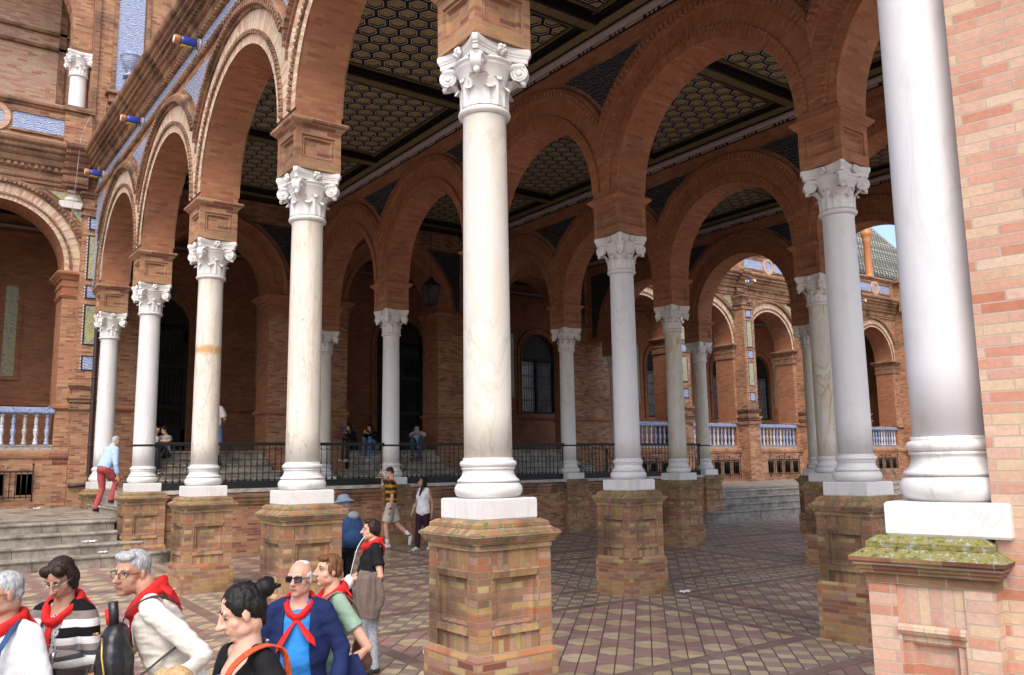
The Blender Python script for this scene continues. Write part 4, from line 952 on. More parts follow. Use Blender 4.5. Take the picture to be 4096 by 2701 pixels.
# ---------------------------------------------------------------- ceramic water spouts, pipes, lantern
M['cb'] = plain('glaze_cobalt', (.03, .06, .34), .2, .5); M['cy'] = plain('glaze_yellow', (.60, .38, .03), .3, .5); M['ct'] = plain('glaze_terracotta', (.42, .18, .07), .4, .4, var=.3); M['cg'] = plain('glaze_green', (.05, .22, .20), .3, .5); M['cl'] = plain('glaze_light_blue', (.35, .45, .60), .25, .5); M['cw'] = plain('glaze_white', (.75, .72, .68), .3, .5)
def spout(loc, rz, lab):
    s_ = thing('ceramic_spout', lab, 'water spout', loc, rz, 'ceramic water spouts under the cornice'); s_.scale = (.82, .72, .72)
    def ring(pr, nm, mt, n=20):
        b = MB(); b.grid([[(x, r*cos(2*PI*k/n), r*sin(2*PI*k/n)) for k in range(n)] for x, r in pr], cu=True, caps=True); return b.build(nm, mt, s_)
    ring([(0, .15), (.03, .155), (.05, .14)], 'collar', M['cl']); ring([(.05, .125), (.08, .125), (.085, .11)], 'collar', M['ct'])
    ring([(.08, .10), (.16, .12), (.26, .125), (.36, .11), (.42, .098)], 'body', M['cb']); ring([(.42, .105), (.45, .11), (.53, .112), (.55, .105)], 'mouth_ring', M['ct'])
    ring([(.545, .085), (.555, .085)], 'mouth', M['cw'])
    b = MB(); b.lathe([(.001, .02), (.03, .025), (.04, .01), (.06, .02), (.075, .0)], 16, caps=False); b.build('boss', M['cw'], s_, (.2, -.105, 0), (PI/2, 0, 0))
    b = MB()
    for q in range(7): b.tube([(.20+.028*q, -.07+.03*(q % 2), -.09-.006*abs(3-q)), (.22+.028*q, -.02, -.125), (.20+.028*q, .04, -.115)], .026, 6)
    b.build('mane', M['cy'], s_); b = MB(); b.tube([(.10, -.08, -.07), (.13, -.02, -.11), (.12, .05, -.11)], .035, 7); b.build('leaf', M['cg'], s_)
spout((-.335, 2*PY+.02, 7.32), PI, 'nearest ceramic lion spout, top of the row under the cornice')
spout((-.335, 3*PY, 7.32), PI, 'middle ceramic lion spout on the blue tile frieze')
spout((-.335, LINES[5], 7.32), PI, 'lowest ceramic lion spout beside the drain pipe')
spout((25.55, 16.93, 7.62), -PI/2, 'small ceramic spout above the tiled pilaster on the sunlit facade')
spout((34.1, 16.93, 7.62), -PI/2, 'tiny ceramic spout left of the huge right column')
t = thing('drain_pipe', 'dark brown drain pipe curving out at the foot, left of the leftmost column', 'pipe')
px_, py_ = -.17, 17.2
MB().tube([(-.62, py_+.02, -.44), (-.45, py_, -.44), (-.26, py_, -.42), (-.14, py_, -.30), (px_, py_, -.1), (px_, py_, 2), (px_, py_, 5), (px_, py_, 7.0), (px_-.03, py_-.35, 7.6), (px_-.1, py_-.55, 8.3), (px_-.12, py_-.5, 9.2)], .055, 10).build('pipe', M['pipe'], t)
b = MB()
for z in (.5, 2.2, 4.1): b.lathe([(.06, z), (.07, z+.01), (.07, z+.05), (.06, z+.06)], 10, px_, py_)
b.build('bracket', M['pipe'], t)
tag(MB().tube([(px_+.10, py_-.1, 4.2), (px_+.10, py_-.08, 5.5), (px_+.09, py_-.1, 6.4), (px_-.12, py_-.15, 7.2), (px_-.28, py_-.5, 7.7), (px_-.28, py_-.6, 8.15), (px_-.05, py_-.6, 8.6), (px_, py_-.5, 9.0), (px_-.03, py_-.4, 9.25)], .03, 8).build('grey_cable', M['cable']), 'light grey cable snaking down beside the drain pipe', 'cable')
tag(MB().tube([(-.62, 17.1, 9.05), (-.74, 16.9, 8.75), (-.86, 16.85, 8.3), (-.9, 17.05, 6.8), (-1.0, 17.2, 5.2), (-1.02, 17.3, 4.96)], .006, 5).build('thin_wire', M['coping']), 'thin pale wire hanging over the left parapet and arch', 'wire')
def lantern(loc):
    l = thing('hanging_lantern', 'dark iron lantern hanging in the arch behind the fourth column', 'lantern', loc)
    MB().tube([(0, 0, .5), (0, 0, 2.6)], .012, 5).build('chain', M['iron'], l)
    b = MB(); b.frust(0, 0, .14, -.32, .20, .22); b.build('glass', M['dback'], l)
    b = MB(); b.frust(0, 0, .22, .22, .10, .36); b.frust(0, 0, .1, .36, .03, .5); b.frust(0, 0, .15, -.36, .15, -.32); b.lathe([(.0, -.5), (.05, -.44), (.08, -.36)], 10)
    for sx in (-1, 1):
        for sy in (-1, 1): b.tube([(sx*.14, sy*.14, -.32), (sx*.2, sy*.2, .22)], .018, 4)
    b.build('frame', M['iron'], l)
lantern((8.5, 15.2, 5.0))
s_ = thing('floodlight', 'small black floodlight fixed beside the impost of the stained column', 'floodlight', (1.45, 16.9, 4.62))
MB().box(-.16, .16, -.12, .12, -.14, .14).build('housing', M['iron'], s_, rot=(.3, .2, .5)); MB().box(-.02, .02, 0, .6, -.03, .03).build('bracket', M['iron'], s_)
# ---------------------------------------------------------------- upper storey
t = thing('upper_storey', 'upper brick storey of the left wing with recessed gallery', 'upper storey')
MB().box(-9, 4, 19.4, 20.9, 8.2, 16).build('gallery_wall', M['pale'], t)  # pinkish brick; its extra paleness stands in for sky light in the recess
b = MB()
for z in (11.6, 12.05): b.box(-9, -.4, 19.3, 19.4, z, z+.09)
b.box(-1.18, -1.0, 19.3, 19.4, 8.2, 16); b.build('string_course', M['mould'], t)
b = MB(); b.box(-.62, 1.65, 17.4, 20.5, 8.2, 16); b.build('upper_pier', M['wall'], t)
b = MB(); b.box(-.62, -.48, 17.33, 17.4, 8.3, 16); b.box(-.15, -.04, 17.34, 17.4, 9.9, 16); b.box(.66, .77, 17.34, 17.4, 9.9, 16); b.box(-.2, .82, 17.2, 17.4, 9.6, 9.9); b.box(-.28, .9, 17.1, 17.4, 9.82, 9.9); b.build('pier_moulding', M['mould'], t)
MB().box(-.04, .62, 17.36, 17.4, 9.9, 16).build('tile_strip', M['azul'], t)
MB().lathe([(.16, 0), (.18, .03), (.17, .06), (.08, .10), (.07, .16), (.12, .22), (.20, .36), (.24, .52), (.24, .56), (.27, .58), (.27, .64), (.2, .66)], 24).build('ceramic_urn', M['azul'], t, (.3, 17.3, 10.42))
place_column(-.88, 17.72, 6.60, 'small white upper gallery column above the left parapet', 'm_white')
t2 = thing('gallery_arch', 'brick arch of the upper gallery above the small white column', 'arch')
b = MB(); arch_wall(b, lambda s, d, z: (s, 17.55+d, z), -7, -.63, [(-2.9, 1.8)], 11.6, 10.9, 16, 0, .4, 0, 0, 0); b.build('arch_wall', M['wall'], t2)
t = thing('upper_wing', 'upper brick wing with glossy tiled roof beyond the right facade', 'building', (0, 0, 0))
MB().box(22, 46, 20.8, 21.6, 8.2, 10.6).build('wing_wall', M['wall'], t)
b = MB(); b.box(22, 46, 20.6, 20.8, 9.9, 10.0); b.box(22, 46, 20.5, 20.8, 10.45, 10.62); b.build('wing_moulding', M['mould'], t)
b = MB(); b.poly([(35.0, 20.4, 10.6), (50, 20.4, 10.6), (50, 34, 26), (35.0, 34, 26)], [(0, 0), (11.8, 0), (11.8, 7.7), (0, 7.7)])
for k in range(48): x = 35.1+k*.3; b.tube([(x, 20.35, 10.62), (x, 34, 26.05)], .075, 6)
b.build('roof', M['roof'], t)
b = MB(); b.box(34.6, 36.85, 18.4, 21, 8.2, 16); b.build('wing_pier', M['wall'], t); MB().box(36.2, 36.5, 18.36, 18.4, 9.6, 14).build('tile_strip', M['azul'], t)
b = MB(); b.lathe([(.26, 9.2), (.30, 9.25), (.30, 9.4), (.22, 9.5), (.2, 9.6), (.19, 11.3), (.24, 11.4), (.2, 11.5), (.28, 11.7), (.3, 11.75), (.3, 11.9), (.2, 12), (.2, 14)], 16, 37.2, 18.0); b.build('colonnette', M['ct'], t)
# litter
M['paper'] = plain('litter_white', (.7, .7, .72), .6)
def crumple(loc, sz, lab, seed):
    random.seed(seed); b = MB(); n = 9
    b.grid([[(sz*(a/(n-1)-.5)*2+random.uniform(-.01, .01), sz*.5*(c/(n-1)-.5)*2, .01+random.uniform(0, .035)) for a in range(n)] for c in range(n)], sm=False)
    tag(b.build('litter', M['paper'], None, loc), lab, 'litter', 'bits of white litter')
crumple((-.95, 12.25, -1.455), .13, 'crumpled clear wrapper on the left steps', 1); crumple((-.75, 12.0, -1.655), .09, 'flat bit of plastic lower on the left steps', 2)
crumple((-1.3, 16.9, -.965), .07, 'white scrap on the left landing by the wall', 3); crumple((6.35, 3.6, zg(6.35, 3.6)), .10, 'white scrap on the tiles beside the free standing pedestal', 4)
# ================================================================ PEOPLE
def spl(pts, n=5):
    pts = [Vector(p) for p in pts]; out = []
    for i in range(len(pts)-1):
        p0, p1, p2, p3 = pts[max(i-1, 0)], pts[i], pts[i+1], pts[min(i+2, len(pts)-1)]
        for q in range(n): t = q/n; out.append(.5*((2*p1)+(p2-p0)*t+(2*p0-5*p1+4*p2-p3)*t*t+(3*p1-p0-3*p2+p3)*t**3))
    return out+[pts[-1]]
def strip(b, pts, rr, n=6, sub_=5):
    P = spl(pts, sub_); b.tube(P, [rr]*len(P), n); return b
def ell(b, c, r, rm=None, n=18, k=11):
    c = Vector(c); r = (r, r, r) if not isinstance(r, tuple) else r; rows = []
    for i in range(k+1):
        ph = -PI/2+PI*i/k; row = []
        for j in range(n):
            v = Vector((r[0]*max(cos(ph), 1e-4)*cos(2*PI*j/n), r[1]*max(cos(ph), 1e-4)*sin(2*PI*j/n), r[2]*sin(ph)))
            row.append(c+(rm @ v if rm else v))
        rows.append(row)
    b.grid(rows, cu=True, caps=True)
def limb(b, pts, rr, n=12):
    pts = [Vector(p) for p in pts]; b.tube(pts, rr, n)
    for p, r in zip(pts, rr):
        if not isinstance(r, tuple): ell(b, p, r*.995, n=12, k=8)
def remesh(b, name, mat, vox, parent=None, sm=5, fac=.5, disp=None, keep=None, solid=0, mx=None):
    me = bpy.data.meshes.new('tmp'); me.from_pydata(b.v, [], b.f); me.update()
    o = bpy.data.objects.new('tmp', me); C.objects.link(o)
    m = o.modifiers.new('r', 'REMESH'); m.mode = 'VOXEL'; m.voxel_size = vox; m.use_smooth_shade = True
    m = o.modifiers.new('s', 'SMOOTH'); m.factor = fac; m.iterations = sm
    dg = bpy.context.evaluated_depsgraph_get(); dg.update()
    e = bpy.data.meshes.new_from_object(o.evaluated_get(dg)); bpy.data.objects.remove(o); bpy.data.meshes.remove(me)
    e.name = name
    if disp:
        amp, fx, fy, fz = disp; ns = [v.normal.copy() for v in e.vertices]
        for v, nn in zip(e.vertices, ns):
            q = Vector((v.co.x*fx, v.co.y*fy, v.co.z*fz+v.co.x*fx*.4)); v.co += nn*(amp*(noise.noise(q)+.5*noise.noise(q*2.3)))
    if keep:
        bm = bmesh.new(); bm.from_mesh(e); bmesh.ops.delete(bm, geom=[f for f in bm.faces if not keep(f.calc_center_median())], context='FACES')
        for _ in range(10):
            nw = {}
            for v in bm.verts:
                be = [q for q in v.link_edges if q.is_boundary]
                if len(be) == 2: nw[v] = (v.co*2+be[0].other_vert(v).co+be[1].other_vert(v).co)/4
            for v, c_ in nw.items(): v.co = c_
        bm.to_mesh(e); bm.free()
    for p in e.polygons: p.use_smooth = True
    for mt in (mat if isinstance(mat, (list, tuple)) else [mat]): e.materials.append(mt)
    o = bpy.data.objects.new(name, e); C.objects.link(o)
    if parent is not None: o.parent = parent
    if solid: m = o.modifiers.new('solid', 'SOLIDIFY'); m.thickness = solid; m.offset = 0
    return o
def skin(nm, col):
    t = NT('skin_'+nm); n = t.noise(t.obj(), 14, 3, .5); c = t.mix(t.ramp(n, [(.35, 0.), (.7, .5)]), col, (col[0]*.95, col[1]*.72, col[2]*.66))
    t.b.inputs['Subsurface Weight'].default_value = .12; t.b.inputs['Subsurface Radius'].default_value = (.02, .008, .005); t.b.inputs['Subsurface Scale'].default_value = .3
    return t.out(c, .5, .35)
def hairm(nm, c1, c2):
    t = NT('hair_'+nm); n = t.noise(t.map(t.obj(), sc=(1, 1, .25)), 90, 3, .6, .6); c = t.ramp(n, [(.35, c1), (.65, c2)]); t.bump(n, .8, .004); return t.out(c, .55, .3)
def cloth(nm, col, var=.18, rough=.85, sc=9, bump=.35, sheen=0):
    t = NT('cloth_'+nm); o = t.obj(); n = t.noise(o, sc, 4, .6, .6); n2 = t.noise(o, 240, 1, .5)
    c = t.mix(t.ramp(n, [(.3, 0.), (.7, 1.)]), tuple(x*(1-var) for x in col), tuple(min(1, x*(1+var*.6)) for x in col))
    t.bump(t.math('ADD', n, t.math('MULTIPLY', n2, .12)), bump, .02); return t.out(c, rough, .2)
def striped(nm, stops, z0, z1, wob=.0, fx=0, detail=None):
    t = NT('cloth_'+nm); o = t.obj(); sp = t.n('ShaderNodeSeparateXYZ'); t.set(sp.inputs[0], o); z = sp.outputs[2]
    if wob:
        s = t.math('PINGPONG', t.math('ADD', sp.outputs[0], sp.outputs[1]), fx); z = t.math('ADD', z, t.math('MULTIPLY', t.math('SUBTRACT', s, fx/2), wob)); z = t.math('ADD', z, t.math('MULTIPLY', t.math('SUBTRACT', t.noise(o, 30, 2, .5), .5), .02))
    f = t.math('DIVIDE', t.math('SUBTRACT', z, z0), z1-z0); c = t.ramp(f, stops, 'CONSTANT')
    n = t.noise(o, 9, 4, .6); c = t.mix(.25, c, t.ramp(n, [(.3, .6), (.7, 1.)]), 'MULTIPLY'); t.bump(n, .4, .02); return t.out(c, .9, .15)
def checkm(nm, a, b_, sc):
    t = NT('cloth_'+nm); o = t.obj(); k = t.n('ShaderNodeTexVoronoi'); t.set(k.inputs[0], o); k.inputs['Scale'].default_value = sc; c = t.mix(t.ramp(k.outputs[0], [(.3, 0.), (.5, 1.)]), a, b_)
    n = t.noise(o, 8, 3, .6); t.bump(n, .35, .02); return t.out(c, .9, .15)
SK = {'fair': skin('fair', (.60, .36, .26)), 'tan': skin('tan', (.44, .255, .175)), 'rosy': skin('rosy', (.58, .33, .25)), 'pale': skin('pale', (.62, .40, .30)), 'dark': skin('shaded', (.40, .22, .15))}
HR = {'grey': hairm('grey', (.20, .21, .22), (.48, .49, .50)), 'brown': hairm('brown', (.010, .005, .004), (.035, .016, .012)), 'black': hairm('black', (.003, .0025, .0025), (.010, .008, .0075)), 'auburn': hairm('auburn', (.07, .03, .012), (.20, .09, .035)), 'white': hairm('white', (.40, .40, .40), (.65, .65, .64)), 'blond': hairm('blond', (.30, .19, .08), (.55, .38, .20)), 'dbrown': hairm('dark_brown', (.02, .012, .009), (.05, .028, .02))}
M['eyew'] = plain('eye_white', (.6, .58, .55), .2, .5, var=.02); M['iris'] = plain('iris', (.02, .012, .008), .15, .6)
M['lip'] = plain('lip', (.36, .13, .11), .5, .3, var=.05); M['lens'] = plain('dark_lens', (.008, .006, .012), .08, .6); M['metal'] = plain('silver_metal', (.5, .5, .5), .25, .5, .9); M['goldm'] = plain('gold_metal', (.6, .42, .12), .3, .5, .9)
RED = cloth('red_scarf', (.62, .022, .022), .22, .7, 12, .5)
M['leather'] = plain('black_leather', (.010, .011, .014), .35, .5, bump=.3, sc=30); M['leatherb'] = plain('brown_leather', (.13, .06, .03), .5, .4); M['rubber'] = plain('white_shoe', (.62, .62, .62), .6); M['shoeb'] = plain('dark_shoe', (.02, .02, .025), .5)

def rotm(y=0, p=0, r=0): return Matrix.Rotation(y, 3, 'Z') @ Matrix.Rotation(p, 3, 'X') @ Matrix.Rotation(r, 3, 'Y')
class Fig:
    """one person: joints in metres for the given stature; faces +Y, own right hand towards +X"""
    def __init__(s, label, loc, rho, h, fem=False, skin='fair', vox=.007, lean=0., twist=0., side=0., J=None, head=(0, 0, 0), hair=None, hands=None, fat=1., legs=True, drop=0., glasses=None, group=None, brow='dbrown', closed=False):
        s.closed = closed
        s.k = h/1.72; k = s.k; s.fem = fem; s.vox = vox; s.fat = fat
        sw = .148 if fem else .166
        up = Matrix.Rotation(-lean, 3, 'X') @ Matrix.Rotation(side, 3, 'Y'); tw = Matrix.Rotation(twist, 3, 'Z'); s.up = up; s.tw = tw
        P0 = Vector((0, 0, .95-drop)); U = lambda v, t=1: P0+up @ ((tw if t else Matrix.Identity(3)) @ Vector(v))
        j = {'pel': P0, 'wai': U((0, .0, .12)), 'che': U((0, 0, .33)), 'nec': U((0, -.015, .505)), 'hed': U((0, .02, .655)),
             'rs': U((sw, -.015, .445)), 'ls': U((-sw, -.015, .445)), 're': U((sw+.055, -.03, .16)), 'le': U((-sw-.055, -.03, .16)), 'rw': U((sw+.06, .05, -.09)), 'lw': U((-sw-.06, .05, -.09)),
             'rh': P0+Vector((.088, 0, -.02)), 'lh': P0+Vector((-.088, 0, -.02)), 'rk': Vector((.095, .03, .49)), 'lk': Vector((-.095, .03, .49)), 'ra': Vector((.10, -.02, .085)), 'la': Vector((-.10, -.02, .085)), 'rt': Vector((.115, .13, .02)), 'lt': Vector((-.115, .13, .02))}
        for a, v in (J or {}).items(): j[a] = Vector(v)
        s.j = {a: v*k for a, v in j.items()}; j = s.j
        az = rad(36.4+rho); b = MB(); s.H = rotm(*[rad(q) for q in head])
        s.hands = hands or {}
        # head and neck
        hc = j['hed']; s.hc = hc; Hh = s.H
        e = lambda c, r, rm=None: ell(b, hc+Hh @ (Vector(c)*k), tuple(q*k for q in r), Hh @ rm if rm else Hh, 14, 9)
        fw = .92 if fem else 1.
        e((0, -.012, .035), (.076*fw, .094, .086)); e((0, .026, -.035), (.059*fw, .062, .078)); e((0, .060, -.090), (.026*fw, .022, .021))
        for q in (-1, 1):
            e((q*.040*fw, .012, -.062), (.022, .04, .03)); e((q*.033, .041, -.026), (.027, .025, .028)); e((q*.027, .070, .030), (.024, .012, .010)); e((q*.077*fw, -.008, -.004), (.010, .020, .032), rotm(q*-.3))
            e((q*.011, .098, -.028), (.010, .012, .009))
        limb(b, [hc+Hh @ (Vector(c)*k) for c in ((0, .083, .026), (0, .099, -.004), (0, .115, -.025))], [.010*k, .0105*k, .013*k], 8)
        e((0, .083, -.054), (.022, .010, .006)); e((0, .081, -.066), (.019, .011, .007)); e((0, .068, -.076), (.020, .012, .012))
        limb(b, [hc+Hh @ (Vector((0, -.028, -.05))*k), (hc+j['nec'])/2+up @ Vector((0, -.018*k, -.01)), j['nec']-up @ Vector((0, 0, .03*k))], [(.054 if fem else .062)*k, (.052 if fem else .060)*k, .068*k], 14)
        # trunk, limbs
        s.torso(b, 0.)
        for q in 'rl':
            sh = j[q+'s']; inn = sh+(j['nec']-sh)*.35
            limb(b, [inn, sh], [.042*k, .046*k]); m_ = sh.lerp(j[q+'e'], .45)
            f_ = .9 if fem else 1.
            if fat > 1.08: f_ *= 1.12
            limb(b, [sh, m_, j[q+'e'], j[q+'e'].lerp(j[q+'w'], .3), j[q+'w']], [.049*k*f_, .046*k*f_, .037*k*f_, .038*k*f_, .026*k*f_])
            s.hand(b, q)
            if legs:
                limb(b, [j[q+'h'], j[q+'h'].lerp(j[q+'k'], .5), j[q+'k'], j[q+'k'].lerp(j[q+'a'], .3), j[q+'a']], [.086*k, .072*k, .052*k, .052*k, .036*k])
                limb(b, [j[q+'a']-Vector((0, 0, .02*k)), j[q+'t']+Vector((0, 0, .015*k))], [.036*k, .025*k])
        s.o = remesh(b, 'person', SK[skin], vox, None, 3, .45)
        s.o.location = loc; s.o.rotation_euler.z = -az; tag(s.o, label, 'person', group or None)
        s.M = Matrix.Translation(Vector(loc)) @ Matrix.Rotation(-az, 4, 'Z')
        s.face(brow if hair else None, hair)
        if glasses: s.glasses(*glasses)
    def torso(s, b, off, lo=0., hi=1., wide=1., belly=0.):
        j, k, f = s.j, s.k, s.fat; fem = s.fem
        L = [(0, .162, .106), (.10, .158, .108), (.25, .138*f, .098*f), (.42, .138*f, .102*f), (.62, .142, .108), (.78, .138, .098), (.90, .100, .072), (1., .060, .055)] if fem else [(0, .150, .102), (.10, .150, .104), (.25, .145*f, .102*f), (.42, .148*f, .106*f), (.62, .156, .112), (.78, .152, .104), (.90, .110, .078), (1., .066, .060)]
        rows = []; c = [j['pel'], j['wai'], j['che'], j['nec']]; st = [0, .22, .62, 1.]
        for t, rx, ry in L:
            if t < lo-1e-6 or t > hi+1e-6: continue
            for q in range(3):
                if st[q] <= t <= st[q+1]: p = c[q].lerp(c[q+1], (t-st[q])/(st[q+1]-st[q])); break
            w_ = min(1, max(0, (t-.1)/.6)); X = s.up @ (Matrix.Rotation(s.tw.to_euler().z*w_, 3, 'Z') @ Vector((1, 0, 0))); Y = s.up @ (Matrix.Rotation(s.tw.to_euler().z*w_, 3, 'Z') @ Vector((0, 1, 0)))
            bb = belly*max(0, 1-abs(t-.3)/.35); n = 24
            rows.append([p+X*((rx*wide*k+off)*cos(2*PI*q/n)*(1-.12*abs(sin(2*PI*q/n))))+Y*((ry*wide*k+off)*sin(2*PI*q/n)+(bb*k if sin(2*PI*q/n) > 0 else 0)*sin(2*PI*q/n)) for q in range(n)])
        b.grid(rows, cu=True, caps=True)
        if hi > .7:
            Y = s.up @ (s.tw @ Vector((0, 1, 0))); X = s.up @ (s.tw @ Vector((1, 0, 0)))
            if fem:
                for q in (-1, 1): ell(b, j['che']+Y*(.062*k)+X*(q*.066*k)+Vector((0, 0, -.03*k)), tuple(x*k+off for x in (.066, .062, .070)))
    def hand(s, b, q):
        j, k = s.j, s.k; w_ = j[q+'w']; d, nrm, curl = s.hands.get(q, (None, None, .35))
        if d is None: d = (j[q+'w']-j[q+'e']).normalized()
        else: d = Vector(d).normalized()
        if nrm is None: nrm = Vector((-1 if q == 'r' else 1, .3, 0))
        nrm = Vector(nrm); nrm = (nrm-d*nrm.dot(d)).normalized(); a = d.cross(nrm)*(1 if q == 'l' else -1)
        s.hp = getattr(s, 'hp', {}); s.hp[q] = (w_+d*.07*k+nrm*.02*k, d, nrm, a)
        rm = Matrix((a, d, nrm)).transposed(); ell(b, w_+d*.045*k, (.037*k, .056*k, .017*k), rm, 12, 9)
        for i in range(4):
            o_ = (-.027+.018*i)*k; p = w_+d*.082*k+a*o_; L = (.030, .037, .040, .035)[i]*k; pts = [p-d*.02*k, p]; ang = 0; dd = d
            for seg in (1., .72, .55):
                ang += curl*1.15; dd = d*cos(ang)+nrm*sin(ang); p = p+dd*L*seg; pts.append(p)
            b.tube(pts, [.0095*k, .0095*k, .0088*k, .0082*k, .0072*k], 8); ell(b, pts[-1], .0072*k, n=8, k=6)
        p = w_+d*.018*k+a*.028*k; t1 = p+(d*.6+a*.75+nrm*.35).normalized()*.038*k; t2 = t1+(d*.85+a*.15+nrm*.5*min(1, curl+.3)).normalized()*.032*k
        limb(b, [p, t1, t2], [.013*k, .0105*k, .0085*k], 8)
    def hv(s, c): return s.hc+s.H @ (Vector(c)*s.k)
    def face(s, brow, hair):
        k = s.k
        for q in (-1, 1):
            if s.closed:
                MB().tube([s.hv((q*x, y, z)) for x, y, z in ((.016, .0785, .009), (.030, .0785, .002), (.045, .067, .006))], .0022*k, 5).build('eyelash', M['iris'], s.o)
            b = MB(); ell(b, s.hv((q*.029, .0655, .010)), (.0122*k if not s.closed else .006*k), n=12, k=8); n0 = len(b.f); ell(b, s.hv((q*.029, .0733, .009)), (.0062*k if not s.closed else .003*k), n=10, k=7)
            if not s.closed: MB().tube([s.hv((q*x, y, z)) for x, y, z in ((.016, .0785, .012), (.030, .0800, .0180), (.045, .067, .012))], .0026*k, 5).build('eyelash', M['iris'], s.o)
            for i in range(n0, len(b.f)): b.m[i] = 1
            b.build('eye', [M['eyew'], M['iris']], s.o)
            if brow: MB().tube([s.hv((q*x, y, z)) for x, y, z in ((.013, .0845, .031), (.028, .0815, .037), (.046, .067, .031))], [(.003*k, .0035*k)]*3, 6).build('eyebrow', HR[brow], s.o)
        b = MB(); b.tube([s.hv((x, y, z)) for x, y, z in ((-.022, .086, -.059), (-.01, .0935, -.057), (0, .0945, -.0575), (.01, .0935, -.057), (.022, .086, -.059))], [(.0015*k, .002*k), (.0035*k, .005*k), (.003*k, .0045*k), (.0035*k, .005*k), (.0015*k, .002*k)], 6); b.build('lips', M['lip'], s.o)
        if hair:
            st, col = hair; b = MB(); e = lambda c, r, rm=None: ell(b, s.hv(c), tuple(x*k for x in r), s.H @ rm if rm else s.H, 16, 10); amp = .005
            f = .94 if s.fem else 1.
            if st == 'balding':
                e((0, -.048, .010), (.077, .062, .058)); [e((q*.066, -.012, .022), (.015, .045, .034)) for q in (-1, 1)]; e((0, -.03, .098), (.055, .055, .026))
            else:
                e((0, -.020, .050), (.0805*f, .0935, .079))
                if st in ('short', 'swept'): e((0, -.054, .005), (.070, .052, .056)); [e((q*.067, -.014, .014), (.010, .026, .032)) for q in (-1, 1)]
                if st == 'swept': e((.0, .050, .098), (.058, .040, .024), rotm(0, -.35)); e((.030, .045, .098), (.034, .040, .018)); amp = .004
                if st == 'crop': e((0, -.045, .012), (.078, .068, .076)); [e((q*.066, .002, .022), (.015, .036, .044)) for q in (-1, 1)]; e((0, .048, .088), (.058, .036, .030)); amp = .005
                if st == 'bob': e((0, -.050, -.012), (.080, .058, .088)); [e((q*.069, -.008, -.012), (.017, .042, .072)) for q in (-1, 1)]; [e((q*.040, .046, .082), (.040, .032, .038), rotm(q*.3)) for q in (-1, 1)]; amp = .004
                if st == 'curly': e((0, -.052, .0), (.082, .066, .086)); [e((q*.068, -.016, .02), (.022, .046, .058)) for q in (-1, 1)]; e((0, .026, .098), (.064, .052, .034)); amp = .008
                if st == 'bun': e((0, -.055, .012), (.078, .062, .07)); [e((q*.062, -.004, .034), (.018, .048, .044)) for q in (-1, 1)]; e((0, -.125, .062), (.050, .045, .046)); e((.02, -.145, .075), (.03, .03, .03)); limb(b, [s.hv((0, -.15, .05)), s.hv((.01, -.185, .045))], [.018*k, .010*k]); e((0, -.070, -.045), (.040, .024, .05)); amp = .006
                if st == 'long':
                    e((0, -.06, -.03), (.080, .055, .12)); [e((q*.066, -.004, -.01), (.024, .045, .10)) for q in (-1, 1)]
                    limb(b, [s.hv((-.058, .01, -.06)), s.hv((-.07, .04, -.18)), s.hv((-.075, .075, -.33))], [(.03*k, .03*k), (.035*k, .025*k), (.022*k, .012*k)]); limb(b, [s.hv((0, -.07, -.08)), s.hv((0, -.10, -.25)), s.hv((0, -.12, -.36))], [(.07*k, .035*k), (.075*k, .03*k), (.05*k, .015*k)])
            remesh(b, 'hair', HR[col], max(.0045, s.vox*.8), s.o, 2, .4, (amp*k*.7, 55, 55, 18))
    def glasses(s, col, dark=False):
        b = MB(); k = s.k; w_ = .028 if dark else .0235; ex = .55 if dark else .85; sp_ = lambda t: (1 if t >= 0 else -1)*abs(t)**ex
        for q in (-1, 1):
            cx = q*.031; b.tube([s.hv((cx+w_*sp_(cos(a)), .098-.010*max(0, q*cos(a)), .007+.019*sp_(sin(a)))) for a in [2*PI*i/16 for i in range(17)]], (.0024 if dark else .0016)*k, 5)
            b.tube([s.hv((q*.055, .090, .012)), s.hv((q*.077, .04, .014)), s.hv((q*.080, -.006, .012))], (.003 if dark else .0018)*k, 5)
        b.tube([s.hv((-.008, .099, .012)), s.hv((0, .102, .014)), s.hv((.008, .099, .012))], .002*k, 5); g = b.build('spectacles', M[col], s.o)
        if dark:
            for q in (-1, 1): MB().poly([s.hv((q*.031+w_*sp_(cos(a)), .0965-.008*max(0, q*cos(a)), .007+.019*sp_(sin(a)))) for a in [2*PI*i/16 for i in range(16)]]).build('lens', M['lens'], g)
    # ---- clothing
    def top(s, name, mat, off=.010, sleeve=1., r=1.15, lo=0., hi=.965, wide=1., belly=0., disp=(.006, 7, 7, 16), keep=None, collar=False, solid=0, flare=0):
        b = MB(); j, k = s.j, s.k; s.torso(b, off*k, lo, hi, wide, belly)
        if flare: ell(b, j['pel']+Vector((0, 0, -.03*k)), (.175*k+off, .125*k+off, .13*k))
        for q in 'rl':
            sh = j[q+'s']; inn = sh+(j['nec']-sh)*.45; limb(b, [inn, sh], [.043*k+off*k*.8, .048*k*r])
            if sleeve <= 0: continue
            el, wr = j[q+'e'], j[q+'w']; m_ = sh.lerp(el, .5)
            if sleeve <= 1.: e_ = sh.lerp(el, sleeve*.95); limb(b, [sh, sh.lerp(e_, .5)], [.048*k*r, .050*k*r]); b.tube([sh.lerp(e_, .4), e_], [.050*k*r, .055*k*r], 14)
            else: e_ = el.lerp(wr, min(1, sleeve-1.)); limb(b, [sh, m_, el, el.lerp(e_, .5)], [.048*k*r, .047*k*r, .043*k*r, .040*k*r]); b.tube([el.lerp(e_, .4), e_], [.042*k*r, .038*k*r], 14)
        if collar: limb(b, [j['nec']-s.up @ Vector((0, 0, .05*k)), j['nec']+s.up @ Vector((0, -.012*k, .012*k))], [.078*k, .068*k])
